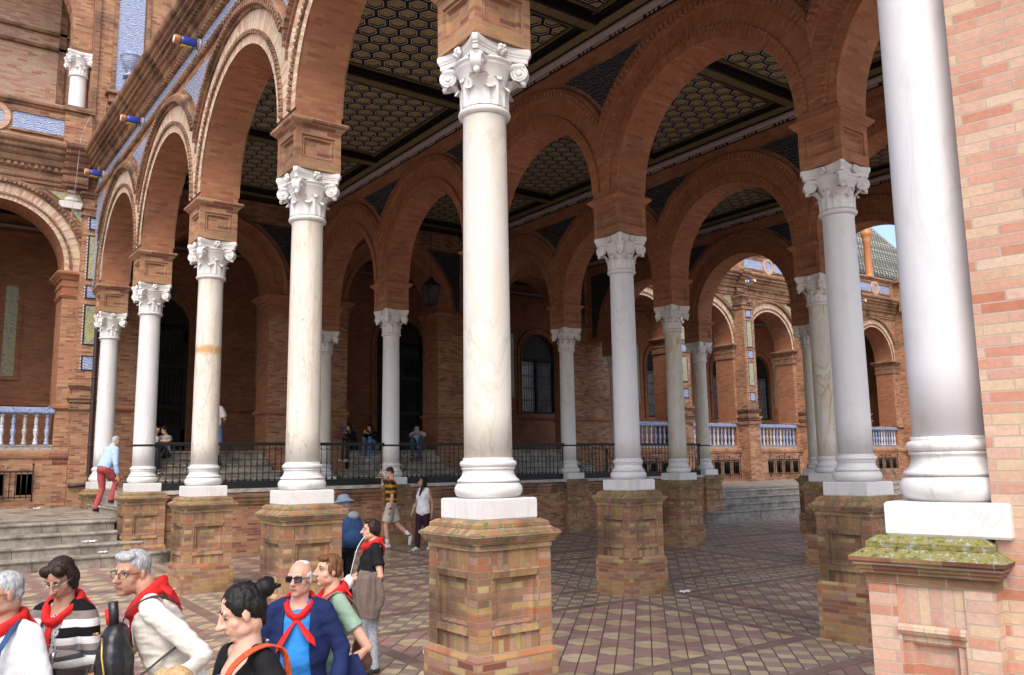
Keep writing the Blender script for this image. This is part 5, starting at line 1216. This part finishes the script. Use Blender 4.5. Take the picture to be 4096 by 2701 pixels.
        return remesh(b, name, mat, max(.007, s.vox), s.o, 12, .6, tuple([disp[0]*k]+list(disp[1:])) if disp else None, keep, solid)
    def trousers(s, name, mat, to=1., r=1.12, disp=(.005, 8, 8, 12), tight=1.):
        b = MB(); j, k = s.j, s.k
        s.torso(b, .008*k, 0, .25)
        ell(b, j['pel']+Vector((0, -.01*k, -.02*k)), (.155*k, .112*k, .10*k))
        for q in 'rl':
            h_, kn, an = j[q+'h'], j[q+'k'], j[q+'a']
            if to <= .6: e_ = h_.lerp(kn, to/.6); limb(b, [h_, h_.lerp(e_, .6)], [.094*k, .088*k*r]); b.tube([h_.lerp(e_, .5), e_], [.088*k*r, .086*k*r], 14)
            else: limb(b, [h_, h_.lerp(kn, .5), kn, kn.lerp(an, .4)], [.092*k, .080*k*r*tight, .060*k*r*tight, .056*k*r*tight]); b.tube([kn.lerp(an, .3), an+(an-kn).normalized()*.03*k*to], [.056*k*r*tight, .052*k*r*tight], 14)
        return remesh(b, name, mat, max(.008, s.vox), s.o, 4, .5, tuple([disp[0]*k]+list(disp[1:])))
    def shoes(s, mat, sole=None, name='shoe', sock=None):
        j, k = s.j, s.k
        for q in 'rl':
            a, t_ = j[q+'a'], j[q+'t']; d = (t_-a); d = d.normalized(); dn = (d-Vector((0, 0, d.z*.0))).normalized(); b = MB()
            heel = a+Vector((0, 0, -.05*k))-dn*.03*k
            limb(b, [heel, heel.lerp(t_, .55)+Vector((0, 0, .012*k)), t_], [.040*k, .043*k, .034*k]); limb(b, [a+Vector((0, 0, -.01*k)), heel.lerp(t_, .4)], [.042*k, .042*k])
            remesh(b, name, mat, max(.006, s.vox*.8), s.o, 3)
            if sock:
                kn = j[q+'k']; MB().tube([a, a.lerp(kn, .18), a.lerp(kn, .36)], [.042*k, .043*k, .047*k], 14).build('sock', sock, s.o)
    def scarf(s, tails=((-.05, -.17), (.06, -.14)), back=True, mat=None, drop=0., fy=.05):
        b = MB(); j, k = s.j, s.k; up, tw = s.up, s.tw; n0 = j['nec']; V = lambda c: n0+up @ (tw @ (Vector(c)*k))
        ring = []
        for i in range(25):
            a = 2*PI*i/24-PI/2; f = (1+sin(a))/2
            ring.append(V((.092*cos(a)*(1-.25*f*f), -.005+.090*sin(a)+(.030*f), .030-.085*f*f-drop*f)))
        b.tube(ring, [(.024*k, .040*k)]*25, 10, caps=False)
        kn = V((0, .118, -.062-drop)); ell(b, kn, (.022*k, .018*k, .02*k))
        for dx, dz in tails: b.tube([kn, kn+up @ (tw @ (Vector((dx*.4, fy*.6, dz*.35))*k)), kn+up @ (tw @ (Vector((dx*.8, fy, dz*.75))*k)), kn+up @ (tw @ (Vector((dx, fy, dz))*k))], [(.012*k, .010*k), (.030*k, .007*k), (.036*k, .006*k), (.004*k, .003*k)], 10)
        if back: b.tube([V((0, -.080, .02)), V((0, -.105, -.03)), V((0, -.115, -.10)), V((0, -.112, -.17))], [(.085*k, .02*k), (.125*k, .018*k), (.07*k, .014*k), (.006*k, .006*k)], 14)
        return remesh(b, 'neckerchief', mat or RED, .0055, s.o, 2, .4, (.004*k, 16, 16, 16))
    def at(s, c): return s.M @ Vector(c)
    def belt(s, mat): 
        b = MB(); s.torso(b, .016*s.k, .10, .25); return None
G0 = lambda x, y: zg(x, y)
CW = {n: cloth(n, c) for n, c in dict(white=(.74, .74, .76), cream=(.66, .63, .57), black=(.010, .010, .012), navy=(.012, .022, .085), azure=(.03, .22, .62), sage=(.24, .35, .27), greyt=(.24, .26, .30), taupe=(.16, .12, .105), dkpants=(.02, .02, .026), maroon=(.035, .014, .025), beige=(.52, .49, .45), lblue=(.38, .52, .74), redp=(.36, .07, .075), jean=(.12, .22, .42), greyb=(.20, .26, .33), denimd=(.05, .08, .16), bluepack=(.03, .07, .17), offw=(.62, .61, .58), khaki=(.10, .09, .10)).items()}
M['knit'] = striped('striped_knit', [(0, (.02, .02, .024)), (.03, (.14, .12, .12)), (.24, (.60, .60, .62)), (.33, (.22, .19, .19)), (.42, (.62, .62, .63)), (.49, (.19, .165, .16)), (.58, (.62, .62, .63)), (.635, (.05, .055, .065)), (.665, (.22, .19, .185)), (.71, (.64, .64, .65)), (.755, (.008, .008, .01)), (.82, (.64, .64, .65)), (.87, (.22, .19, .18)), (.925, (.008, .008, .01))], .62, 1.44)
M['lace'] = checkm('grey_lace', (.03, .03, .035), (.46, .45, .46), 70.)
M['zig'] = striped('zigzag', [(0, (.055, .02, .024)), (.10, (.50, .27, .012)), (.19, (.05, .03, .028)), (.28, (.06, .02, .025)), (.37, (.50, .27, .012)), (.47, (.05, .032, .03)), (.60, (.50, .27, .012)), (.71, (.05, .03, .028)), (.78, (.06, .02, .025)), (.86, (.50, .27, .012)), (.95, (.05, .03, .028))], 1.02, 1.62, .4, .06)
M['gingham'] = checkm('fine_grey_check', (.14, .15, .18), (.34, .36, .40), 110.)
M['socks'] = striped('sock', [(0, (.7, .7, .7)), (.62, (.03, .03, .06)), (.7, (.7, .7, .7)), (.78, (.03, .03, .06)), (.86, (.7, .7, .7))], .06, .32)
GR = 'tour group members in red neckerchiefs'
# ---- P1 man at the left edge
x, y = -3.70, -.80
f = Fig('grey haired man in white T-shirt cut off at the left edge', (x, y, G0(x, y)), -168, 1.64, skin='tan', vox=.006, head=(-28, -8, 0), hair=('short', 'grey'), glasses=('iron',), group=GR, fat=1.1, J={'le': (-.255, -.02, 1.10), 'lw': (-.22, .12, .88)})
f.top('t_shirt', CW['white'], .014, .92, 1.22, belly=.03, disp=(.006, 8, 8, 10)); f.trousers('trousers', CW['dkpants']); f.shoes(M['shoeb']); f.scarf(((.02, -.16), (.05, -.12)))
k = f.k
MB().tube([f.j['ls']*1+Vector((.065, .02, .075)), Vector((-.115, .155, 1.33))*k, Vector((-.105, .165, 1.20))*k, Vector((-.11, .15, 1.05))*k, Vector((-.13, .11, .9))*k], [(.018, .004)]*5, 8).build('strap', CW['bluepack'], f.o)
def lettering(parent, text, size, loc, rot, mat, shear=.25):
    cu = bpy.data.curves.new('lettering', 'FONT'); cu.body = text; cu.size = size; cu.extrude = .001; cu.shear = shear; cu.align_x = 'RIGHT'; cu.materials.append(mat)
    o = bpy.data.objects.new('lettering_tmp', cu); C.objects.link(o); bpy.context.view_layer.update(); me = bpy.data.meshes.new_from_object(o.evaluated_get(bpy.context.evaluated_depsgraph_get())); bpy.data.objects.remove(o); o = bpy.data.objects.new('lettering', me); C.objects.link(o); o.parent = parent; o.location = loc; o.rotation_euler = rot; return o
M['ink'] = plain('navy_print', (.03, .04, .12), .8); M['flagr'] = plain('flag_red', (.55, .03, .03), .8); M['flagy'] = plain('flag_yellow', (.65, .42, .02), .8); M['wprint'] = plain('white_print', (.75, .72, .72), .8)
lettering(f.o, 'OLAÑA', .052, (-.045*k, .200*k, 1.20*k), (PI/2-.02, 0, PI+.10), M['ink'])
fl = thing('flag', '', ''); bpy.data.objects.remove(fl)
b = MB()
for q, (z0, z1) in enumerate(((0, .010), (.010, .026), (.026, .036))): b.box(-.022, .022, -.002, .002, z0, z1, 1 if q == 1 else 0)
b.build('flag_patch', [M['flagr'], M['flagy']], f.o, (-.085*k, .195*k, 1.20*k), (0, 0, .12))
# ---- P2 woman with the striped cardigan and a phone
x, y = -3.36, -.515
f = Fig('woman in striped knit cardigan looking down at her phone', (x, y, G0(x, y)), -170, 1.67, True, 'tan', .006, lean=.06, head=(4, -30, 3), hair=('bob', 'brown'), glasses=('metal',), group=GR, fat=1.22, J={'re': (.225, .05, 1.13), 'rw': (.085, .29, 1.235), 'le': (-.235, .05, 1.12), 'lw': (-.115, .285, 1.20)},
        hands={'r': ((-.75, .45, .12), (0, -.55, .8), .55), 'l': ((.85, .25, .10), (0, -.45, .9), .5)})
f.top('lace_blouse', M['lace'], .008, 0, 1.1, belly=.04)
op = lambda c: not (c.y > .02 and abs(c.x-.0) < .065+max(0, (1.30-c.z))*.05 and abs(c.x) < .12 and c.z < 1.47)
f.top('cardigan', M['knit'], .022, 1.9, 1.25, belly=.04, disp=(.006, 6, 6, 10), keep=op, solid=.008, flare=1); f.trousers('trousers', CW['khaki']); f.shoes(M['shoeb']); f.scarf(((.03, -.28), (-.01, -.31)), drop=.04, fy=.085)
hp = f.hp['l'][0]
MB().lathe([(.033, -.012), (.036, -.01), (.036, .01), (.033, .012)], 16).build('wristwatch', M['metal'], f.o, f.j['lw']-Vector((.03, .02, 0)), (0, PI/2, .2))
ph = thing('mobile_phone', 'dark red phone held by the woman in the striped cardigan', 'phone', f.at((.0, .375, 1.265)), f.o.rotation_euler.z+.3)
b = MB(); b.box(-.078, .078, -.038, .038, -.005, .004, 0); b.build('case', plain('phone_case', (.12, .02, .025), .4), ph, None, (.5, 0, 0)); MB().box(-.073, .073, -.034, .034, .004, .006).build('screen', M['lens'], ph, None, (.5, 0, 0))
bg_ = thing('handbag', 'dark navy handbag hanging at the waist of the striped cardigan woman', 'bag', f.at((-.08, .30, .72)), f.o.rotation_euler.z)
b = MB(); ell(b, (0, 0, 0), (.15, .06, .15)); ell(b, (0, 0, -.06), (.16, .07, .10)); remesh(b, 'bag_body', CW['denimd'], .01, bg_, 3, .5, (.012, 9, 9, 9)); strip(MB(), [(-.12, 0, .1), (-.10, -.03, .26), (-.05, -.06, .40)], (.014, .004)).build('strap', M['leather'], bg_)
# ---- P3 man in the cream jacket with a backpack worn in front
x, y = -2.82, -1.02
f = Fig('grey haired man in cream jacket turning his head, wearing spectacles', (x, y, G0(x, y)), -110, 1.80, False, 'tan', .006, lean=.42, head=(50, -2, -4), hair=('swept', 'grey'), glasses=('iron',), group=GR, J={'le': (-.31, -.09, 1.15), 'lw': (-.235, .07, .93), 're': (.235, .30, 1.10), 'rw': (.15, .45, 1.0)},
        hands={'l': ((.25, .75, -.55), (.8, -.1, .3), .4), 'r': (None, None, .6)}, brow='grey')
f.top('jacket', CW['cream'], .022, 1.93, 1.28, belly=.02, disp=(.008, 6, 6, 22), collar=True, flare=1, hi=.99); f.trousers('trousers', CW['denimd']); f.shoes(M['shoeb'])
sc = f.scarf(((.0, -.16),), back=True)
b = MB()
for q in range(6): b.box(-.09+.018*q, -.08+.018*q, -.002, .002, -.012+.004*(q % 3), .012)
b.build('white_print', M['wprint'], f.o, f.j['nec']+Vector((-.055, -.055, .028)), (-.9, 0, PI/2+.5))
bp_ = thing('backpack', 'black leather backpack worn on the chest of the man in cream jacket', 'backpack', f.at((-.09, .355, 1.17)), f.o.rotation_euler.z)
b = MB(); ell(b, (0, 0, -.02), (.165, .10, .20)); ell(b, (0, .0, -.12), (.175, .105, .115)); ell(b, (0, 0, .10), (.13, .075, .10)); remesh(b, 'bag_body', M['leather'], .008, bp_, 3, .5, (.010, 9, 9, 7))
MB().tube([(-.13, .055, .14), (-.165, .05, .05), (-.178, .03, -.06), (-.17, .02, -.12)], .006, 5).build('zip', M['goldm'], bp_); MB().tube([(.03, .1, .13), (-.06, .105, .15), (-.1, .08, .16)], .006, 5).build('zip', M['goldm'], bp_)
strip(MB(), [(-.05, -.03, .17), (-.065, -.05, .24), (-.065, -.11, .30), (-.07, -.20, .33), (-.07, -.32, .28)], (.013, .004)).build('strap', M['leather'], bp_)
strip(MB(), [(-.13, -.05, -.12), (-.105, -.16, -.06), (-.10, -.26, .02), (-.08, -.38, .10)], (.013, .005)).build('strap', M['leather'], bp_)
b = MB()
for q in range(7): b.tube([(-.03+.01*q, .12, -.02), (-.035+.012*q, .145, -.10), (-.04+.013*q, .15, -.19)], .004, 4)
b.build('tassel', M['leather'], bp_)
um = thing('folding_umbrella', 'black folded umbrella poking out of the leather backpack', 'umbrella', f.at((-.12, .36, 1.39)), f.o.rotation_euler.z)
MB().tube([(0, 0, -.05), (.0, .015, .09)], .026, 10).build('canopy', M['leather'], um); MB().tube([(0, .03, -.03), (0, .045, .05)], .012, 8).build('handle', M['flagr'], um)
# ---- P4 woman with the dark bun
x, y = -2.93, -2.33
f = Fig('woman with dark hair bun, black V neck top and bead necklace', (x, y, G0(x, y)), -138, 1.71, True, 'pale', .0055, head=(-24, -20, 0), hair=('bun', 'black'), closed=True, J={'le': (-.275, -.055, 1.15), 'lw': (-.175, .185, 1.285), 're': (.22, .0, 1.1), 'rw': (.24, .1, .86)},
        hands={'l': ((.42, .10, .82), (.75, -.35, -.2), 1.05)}, brow='black')
vn = lambda c: not (c.y > .0 and abs(c.x-.005) < (c.z/f.k-1.19)*.40)
f.top('top', CW['black'], .012, .38, 1.2, keep=vn, solid=.006, disp=(.008, 6, 6, 10)); f.trousers('trousers', CW['black']); f.shoes(M['shoeb'])
k = f.k; n0 = f.j['nec']; nk = thing('necklace', '', ''); bpy.data.objects.remove(nk)
M['bead_w'] = plain('bead_white', (.68, .66, .62), .3, .5, var=.2, sc=60); M['bead_o'] = plain('bead_amber', (.62, .26, .02), .3, .5); M['bead_d'] = plain('bead_dark', (.05, .05, .045), .3, .5)
bw, bo, bd = MB(), MB(), MB(); N = 34
for i in range(N):
    a = 2*PI*i/N-PI/2; fr = (1+sin(a))/2; p = n0+Vector((.088*cos(a)*(1-.35*fr), -.01+(.10 if sin(a) > 0 else .075)*sin(a)+.070*fr, .015-.195*fr**1.6))*k
    big = fr > .80; r = (.017 if fr > .985 else .0145) if big and i % 3 == 2 else (.011 if big else .008)
    ell((bw if i % 3 == 2 else bo if (i % 3 == 0 and fr > .45) else bd), p, r*k, n=10, k=7)
ne = bw.build('necklace', M['bead_w'], f.o); bo.build('amber_beads', M['bead_o'], ne); bd.build('dark_beads', M['bead_d'], ne)
hp, d, nn, a = f.hp['l']
ell(bx := MB(), hp-nn*.045+d*.03, (.016, .012, .014)); bx.build('blue_ring', plain('ring_blue', (.14, .20, .62), .3, .5), f.o)
ell(bx := MB(), hp-nn*.044+d*.01, (.012, .010, .012)); bx.build('green_ring', plain('ring_green', (.10, .28, .22), .3, .5), f.o)
sg_ = thing('shoulder_bag', 'orange braided strap bag slung on the shoulder of the woman with the bun', 'bag', f.at(f.j['ls']), f.o.rotation_euler.z)
b = MB(); hl = hp-Vector(f.j['ls'])
for q in (-1, 0, 1, 2): strip(b, [hl+Vector((.006*q, .0, -.03)), hl*.70+Vector((.010*q, .015, .045)), hl*.35+Vector((.012*q, .0, .085)), Vector((.012*q+.01, -.03, .075)), Vector((.012*q, -.10, .02)), Vector((.01*q-.02, -.12, -.2)), Vector((.01*q-.02, -.14, -.35))], .006, 5)
b.build('strap', plain('orange_braid', (.50, .085, .03), .8, var=.5, sc=70), sg_); b = MB(); ell(b, (-.02, -.16, -.42), (.13, .05, .16)); remesh(b, 'bag_body', M['leatherb'], .012, sg_, 3)
# ---- P5 man with sunglasses
x, y = -2.10, -.93
f = Fig('white haired man in sunglasses, navy jacket and bright blue polo', (x, y, G0(x, y)), -184, 1.60, False, 'rosy', .006, head=(-16, 2, 0), hair=('balding', 'white'), glasses=('iron', True), group=GR, fat=1.18, J={'le': (-.285, -.02, 1.13), 'lw': (-.27, .10, .89), 're': (.285, -.02, 1.13), 'rw': (.27, .10, .89)}, brow='white')
f.top('polo_shirt', CW['azure'], .010, .6, 1.1, belly=.05, collar=True)
op = lambda c: not (c.y > .0 and abs(c.x) < .082+max(0, 1.2-c.z)*.06 and c.z < 1.42)
f.top('jacket', CW['navy'], .026, 1.93, 1.28, belly=.04, disp=(.008, 6, 6, 14), keep=op, solid=.01, collar=True, flare=1); f.trousers('trousers', CW['dkpants']); f.shoes(M['shoeb']); f.scarf(((.12, -.20), (-.14, -.16)), drop=.035, fy=.075)
b = MB(); b.box(-.02, .02, -.004, .004, -.014, .014); b.build('belt_buckle', M['metal'], f.o, (0, .165*f.k, .975*f.k))
b = MB(); b.tube([(-.31, -.09, 1.0), (-.36, -.11, .78), (-.43, -.10, .56), (-.46, -.10, .48)], [(.05, .012), (.09, .012), (.06, .012), (.004, .004)], 12); b.build('jacket_tail', CW['navy'], f.o)
# ---- P6 woman in sage green
x, y = -1.76, -.64
f = Fig('short auburn haired woman in sage green T-shirt behind the man in sunglasses', (x, y, G0(x, y)), -122, 1.59, True, 'fair', .006, head=(8, 4, 0), hair=('crop', 'auburn'), group=GR, fat=1.12, J={'le': (-.30, -.17, 1.09), 'lw': (-.24, .04, .90)}, brow='dbrown')
f.top('t_shirt', CW['sage'], .014, .62, 1.22, belly=.03); f.trousers('trousers', CW['greyb']); f.shoes(M['shoeb']); f.scarf(((.0, -.2), (.03, -.22)), drop=.04)
rb = thing('rucksack', 'small brown rucksack on the back of the woman in green', 'rucksack', f.at((-.04, -.21, .93)), f.o.rotation_euler.z)
b = MB(); ell(b, (0, 0, 0), (.09, .06, .11)); ell(b, (0, -.01, -.06), (.095, .065, .07)); remesh(b, 'bag_body', M['leatherb'], .01, rb, 3); strip(MB(), [(-.07, .02, .10), (-.075, .06, .30), (-.075, .19, .42), (-.08, .31, .36), (-.09, .34, .20)], (.018, .005)).build('strap', plain('strap_taupe', (.20, .15, .12), .7), rb)
# ---- P7 woman in black with a cardigan over her arm
x, y = -.044, 2.108
f = Fig('woman in black T-shirt with taupe cardigan over her arm and pale grey trousers', (x, y, G0(x, y)), -108, 1.55, True, 'fair', .007, head=(0, 0, 0), hair=('curly', 'brown'), glasses=('metal',), group=GR, fat=1.2, J={'le': (-.245, -.06, 1.10), 'lw': (-.10, .22, 1.07), 're': (.24, .0, 1.12), 'rw': (.12, .24, 1.05), 'rk': (.10, .05, .49), 'lk': (-.09, .0, .49)}, hands={'l': ((.5, .8, -.1), (.3, -.3, -.8), .6)})
f.top('t_shirt', CW['black'], .018, .66, 1.35, belly=.05, lo=.0); f.trousers('trousers', M['gingham'], tight=.9); f.shoes(M['shoeb']); f.scarf(((.0, -.06),), back=True)
ca = thing('cardigan', 'taupe cardigan draped over the forearm of the woman in black', 'cardigan', f.at((-.215*f.k, .07*f.k, 1.04)), f.o.rotation_euler.z)
b = MB(); b.tube([(0, 0, .0), (-.01, .01, -.06), (-.01, .0, -.20), (0, -.01, -.36), (.01, -.0, -.47)], [(.05, .09), (.06, .115), (.055, .13), (.05, .135), (.04, .10)], 16); limb(b, [(-.02, -.09, -.08), (-.02, -.12, -.24), (-.01, -.12, -.34)], [.04, .045, .035]); remesh(b, 'knit', CW['taupe'], .008, ca, 3, .5, (.016, 16, 16, 3))
sb = thing('crossbody_bag', 'small pale bag held in front by the woman in black', 'bag', f.at((-.03, .24, .93)), f.o.rotation_euler.z)
b = MB(); ell(b, (0, 0, 0), (.10, .055, .075)); remesh(b, 'bag_body', CW['offw'], .008, sb, 3); strip(MB(), [(-.04, .0, .05), (-.09, -.03, .22), (-.10, -.07, .36), (-.08, -.14, .46)], (.012, .004)).build('strap', CW['offw'], sb)
# ---- P8 hat and backpack behind the pedestal
x, y = 1.20, 5.45
f = Fig('person with grey hat and navy backpack half hidden behind a pedestal', (x, y, G0(x, y)), -40, 1.56, False, 'fair', .011, head=(30, -10, 0), hair=('short', 'grey'))
f.top('jacket', CW['bluepack'], .03, 1.9, 1.4); f.trousers('trousers', CW['black']); f.shoes(M['shoeb'])
b = MB(); b.lathe([(.001, .10), (.06, .095), (.088, .06), (.095, .03), (.14, .0), (.175, -.025), (.178, -.03), (.10, .02), (.09, .02)], 24, caps=False); b.build('sun_hat', CW['greyb'], f.o, f.hv((0, -.01, .075)), (-.2, 0, 0))
bk = thing('backpack', 'navy backpack on the person with the grey hat', 'backpack', f.at((0, -.24, 1.12)), f.o.rotation_euler.z)
b = MB(); ell(b, (0, 0, 0), (.17, .12, .26)); ell(b, (0, -.04, -.1), (.16, .12, .14)); remesh(b, 'bag_body', CW['bluepack'], .012, bk, 3); b = MB(); ell(b, (0, -.02, .2), (.09, .1, .07)); b.build('mesh_pocket', CW['greyt'], bk)
# ---- P9 man in the zigzag shirt
x, y = 5.27, 11.60
f = Fig('bearded man in yellow zigzag shirt holding his forehead as he walks', (x, y, G0(x, y)), -92, 1.83, False, 'fair', .010, lean=.02, head=(14, -22, 0), hair=('short', 'dbrown'), J={'re': (.34, .20, 1.40), 'rw': (.10, .24, 1.60), 'le': (-.235, -.05, 1.11), 'lw': (-.23, -.01, .85), 'lk': (-.09, .10, .50), 'la': (-.09, .06, .085), 'lt': (-.095, .22, .03), 'rk': (.09, -.12, .50), 'ra': (.09, -.42, .24), 'rt': (.10, -.40, .07)}, hands={'r': ((-.55, -.35, .5), (0, -1, 0), .3)})
f.top('shirt', M['zig'], .020, .85, 1.45); f.trousers('shorts', CW['beige'], .52, 1.2); f.shoes(M['rubber'], sock=M['socks'])
b = MB(); ell(b, f.hv((0, .055, -.085)), (.040, .034, .030), f.H); ell(b, f.hv((0, .03, -.07)), (.056, .045, .03), f.H); remesh(b, 'beard', HR['dbrown'], .007, f.o, 2)
MB().lathe([(.03, -.014), (.034, -.012), (.034, .012), (.03, .014)], 14).build('wristwatch', M['iron'], f.o, f.j['lw'])
# ---- P10 lady in white
x, y = 5.72, 10.9
f = Fig('woman with long black hair in white sleeveless blouse and dark trousers', (x, y, G0(x, y)), -150, 1.62, True, 'tan', .010, head=(-30, 8, 0), hair=('long', 'black'), J={'re': (.235, -.06, 1.12), 'rw': (.285, .02, .90), 'le': (-.22, -.07, 1.1), 'lw': (-.24, -.03, .86), 'rk': (.06, .12, .49), 'ra': (.05, .16, .085), 'rt': (.06, .32, .03), 'lk': (-.09, -.02, .48), 'la': (-.09, -.22, .10), 'lt': (-.1, -.06, .03)})
f.top('blouse', CW['white'], .022, 0, 1.0, wide=1.06, flare=1); f.trousers('trousers', CW['maroon'], r=1.2); f.shoes(M['rubber'])
MB().tube([f.j['rs']+Vector((-.03, .03, .06)), f.j['rs']+Vector((-.03, .09, -.05)), f.j['rs']+Vector((-.03, .07, -.17))], [(.02, .006)]*3, 6).build('pink_strap', plain('pink_strap', (.6, .18, .3), .7), f.o)
pl = thing('paper_leaflet', 'folded white leaflet in the hand of the long haired woman', 'leaflet', f.at(f.j['rw']+Vector((.0, .0, -.02))), f.o.rotation_euler.z); MB().box(-.004, .004, -.05, .05, -.04, .20).build('sheet', CW['offw'], pl, None, (.3, 0, 0))
# ---- P11 man climbing the side steps
x, y = -.30, 14.75
f = Fig('man in light blue sweater and red trousers climbing the side steps', (x, y, -.99), 28, 1.74, False, 'fair', .010, lean=.42, head=(0, -10, 0), hair=('short', 'grey'), J={'rk': (.09, .26, .66), 'ra': (.09, .16, .27), 'rt': (.1, .31, .22), 'lk': (-.09, .06, .50), 'la': (-.09, -.08, .09), 'lt': (-.1, .06, .03), 're': (.22, .14, 1.02), 'rw': (.20, .22, .76), 'le': (-.22, .14, 1.02), 'lw': (-.20, .24, .78)})
f.top('sweater', CW['lblue'], .03, 1.75, 1.35, collar=True); f.trousers('trousers', CW['redp']); f.shoes(M['shoeb'])
# ---- seated and standing people on the inner stairs
def seated(lab, x, y, zseat, rho, h, topm, legm, fem=True, hair=('long', 'black'), skin='fair', lean=.35, arms=None, sl=1.9, shoe='rubber', feet=.40, zf=-.37, head=(0, -25, 0), lab_g=None):
    kk = h/1.72; dz = .95-.10; zk = (.95-dz)
    J = {'rk': (.13, .40, .36), 'lk': (-.13, .40, .36), 'ra': (.12, .42, zf/kk+.10), 'la': (-.12, .42, zf/kk+.10), 'rt': (.13, .58, zf/kk+.03), 'lt': (-.13, .58, zf/kk+.03)}
    J.update(arms or {'re': (.23, .24, .42), 'rw': (.08, .44, .52), 'le': (-.23, .24, .42), 'lw': (-.08, .44, .52)})
    f = Fig(lab, (x, y, zseat), rho, h, fem, skin, .011, lean=lean, drop=dz, J=J, head=head, hair=hair, hands={'r': ((-.6, .5, .4), (0, -.4, .8), .6), 'l': ((.6, .5, .4), (0, -.4, .8), .6)}, group='people resting on the inner stairs')
    f.top('top', topm, .022, sl, 1.35); f.trousers('trousers', legm); f.shoes(M[shoe]); return f
def phone(f, c, lab, col):
    p = thing('mobile_phone', lab, 'phone', f.at(c), f.o.rotation_euler.z); MB().box(-.038, .038, -.005, .005, -.075, .075).build('case', plain('phone_case', col, .4), p, None, (-.5, 0, 0)); MB().box(-.034, .034, -.007, -.005, -.07, .07).build('screen', M['lens'], p, None, (-.5, 0, 0))
f = seated('seated woman in grey T-shirt raising a phone, right of the banded column', 1.62, 17.15, .22, -160, 1.62, CW['greyt'], CW['dkpants'], lean=.08, sl=.7, arms={'re': (.24, .15, .50), 'rw': (.10, .24, .70), 'le': (-.24, .15, .46), 'lw': (-.06, .36, .45)}, hair=('bob', 'black')); phone(f, (.06, .30, .74), 'phone in a pinkish case held up by the seated woman', (.6, .35, .25))
f = seated('seated person in patterned clothes half hidden by the banded column', 1.30, 17.05, .22, -170, 1.6, M['lace'], M['lace'], hair=('short', 'black'), lean=.25)
f = Fig('man in white T-shirt and blue shorts half hidden by the stained column', (2.82, 16.95, .03), 15, 1.82, False, 'tan', .011, hair=('short', 'dbrown'), J={'re': (.27, .0, 1.14), 'rw': (.13, .2, 1.05)}, group='people resting on the inner stairs'); f.top('t_shirt', CW['offw'], .022, .9, 1.4); f.trousers('shorts', CW['jean'], .55, 1.2); f.shoes(M['shoeb'], sock=CW['black'])
f = seated('seated young woman in black with a blue phone, left of the pair', 7.20, 17.55, .42, -145, 1.62, CW['black'], CW['dkpants']); phone(f, (0, .50, .58), 'dark blue phone of the seated woman in black', (.02, .04, .3))
f = seated('second seated woman in black with jeans, beside a column', 7.88, 17.55, .42, -150, 1.62, CW['black'], CW['jean'], hair=('long', 'black'))
f = seated('seated man in light blue T-shirt bent over his phone before the grille door', 9.45, 17.55, .42, -175, 1.72, CW['lblue'], CW['denimd'], fem=False, hair=('short', 'black'), lean=.5, sl=.8, shoe='shoeb'); phone(f, (0, .50, .56), 'phone of the seated man in light blue', (.3, .3, .3))
# ---- blond head at the lower edge, and the walker behind the big pedestal
x, y = -3.22, -2.35
f = Fig('blond head just showing at the bottom edge', (x, y, G0(x, y)), -60, 1.40, True, 'fair', .008, hair=('bob', 'blond')); f.top('top', CW['white'], .015, .6, 1.2); f.trousers('trousers', CW['jean']); f.shoes(M['rubber'])
x, y = .95, 1.75
f = Fig('walker behind the big mossy pedestal, only a white sneaker showing', (x, y, G0(x, y)), 90, 1.70, False, 'fair', .010, hair=('short', 'brown'), J={'lk': (-.09, -.12, .48), 'la': (-.09, -.47, .16), 'lt': (-.09, -.36, .02), 'rk': (.09, .14, .50), 'ra': (.09, .18, .085), 'rt': (.1, .34, .03), 're': (.2, .0, 1.12), 'rw': (.18, .06, .9), 'le': (-.2, .0, 1.12), 'lw': (-.18, .06, .9)}); f.top('top', CW['greyt'], .015, 1.8, 1.2); f.trousers('trousers', CW['greyt']); f.shoes(M['rubber'])
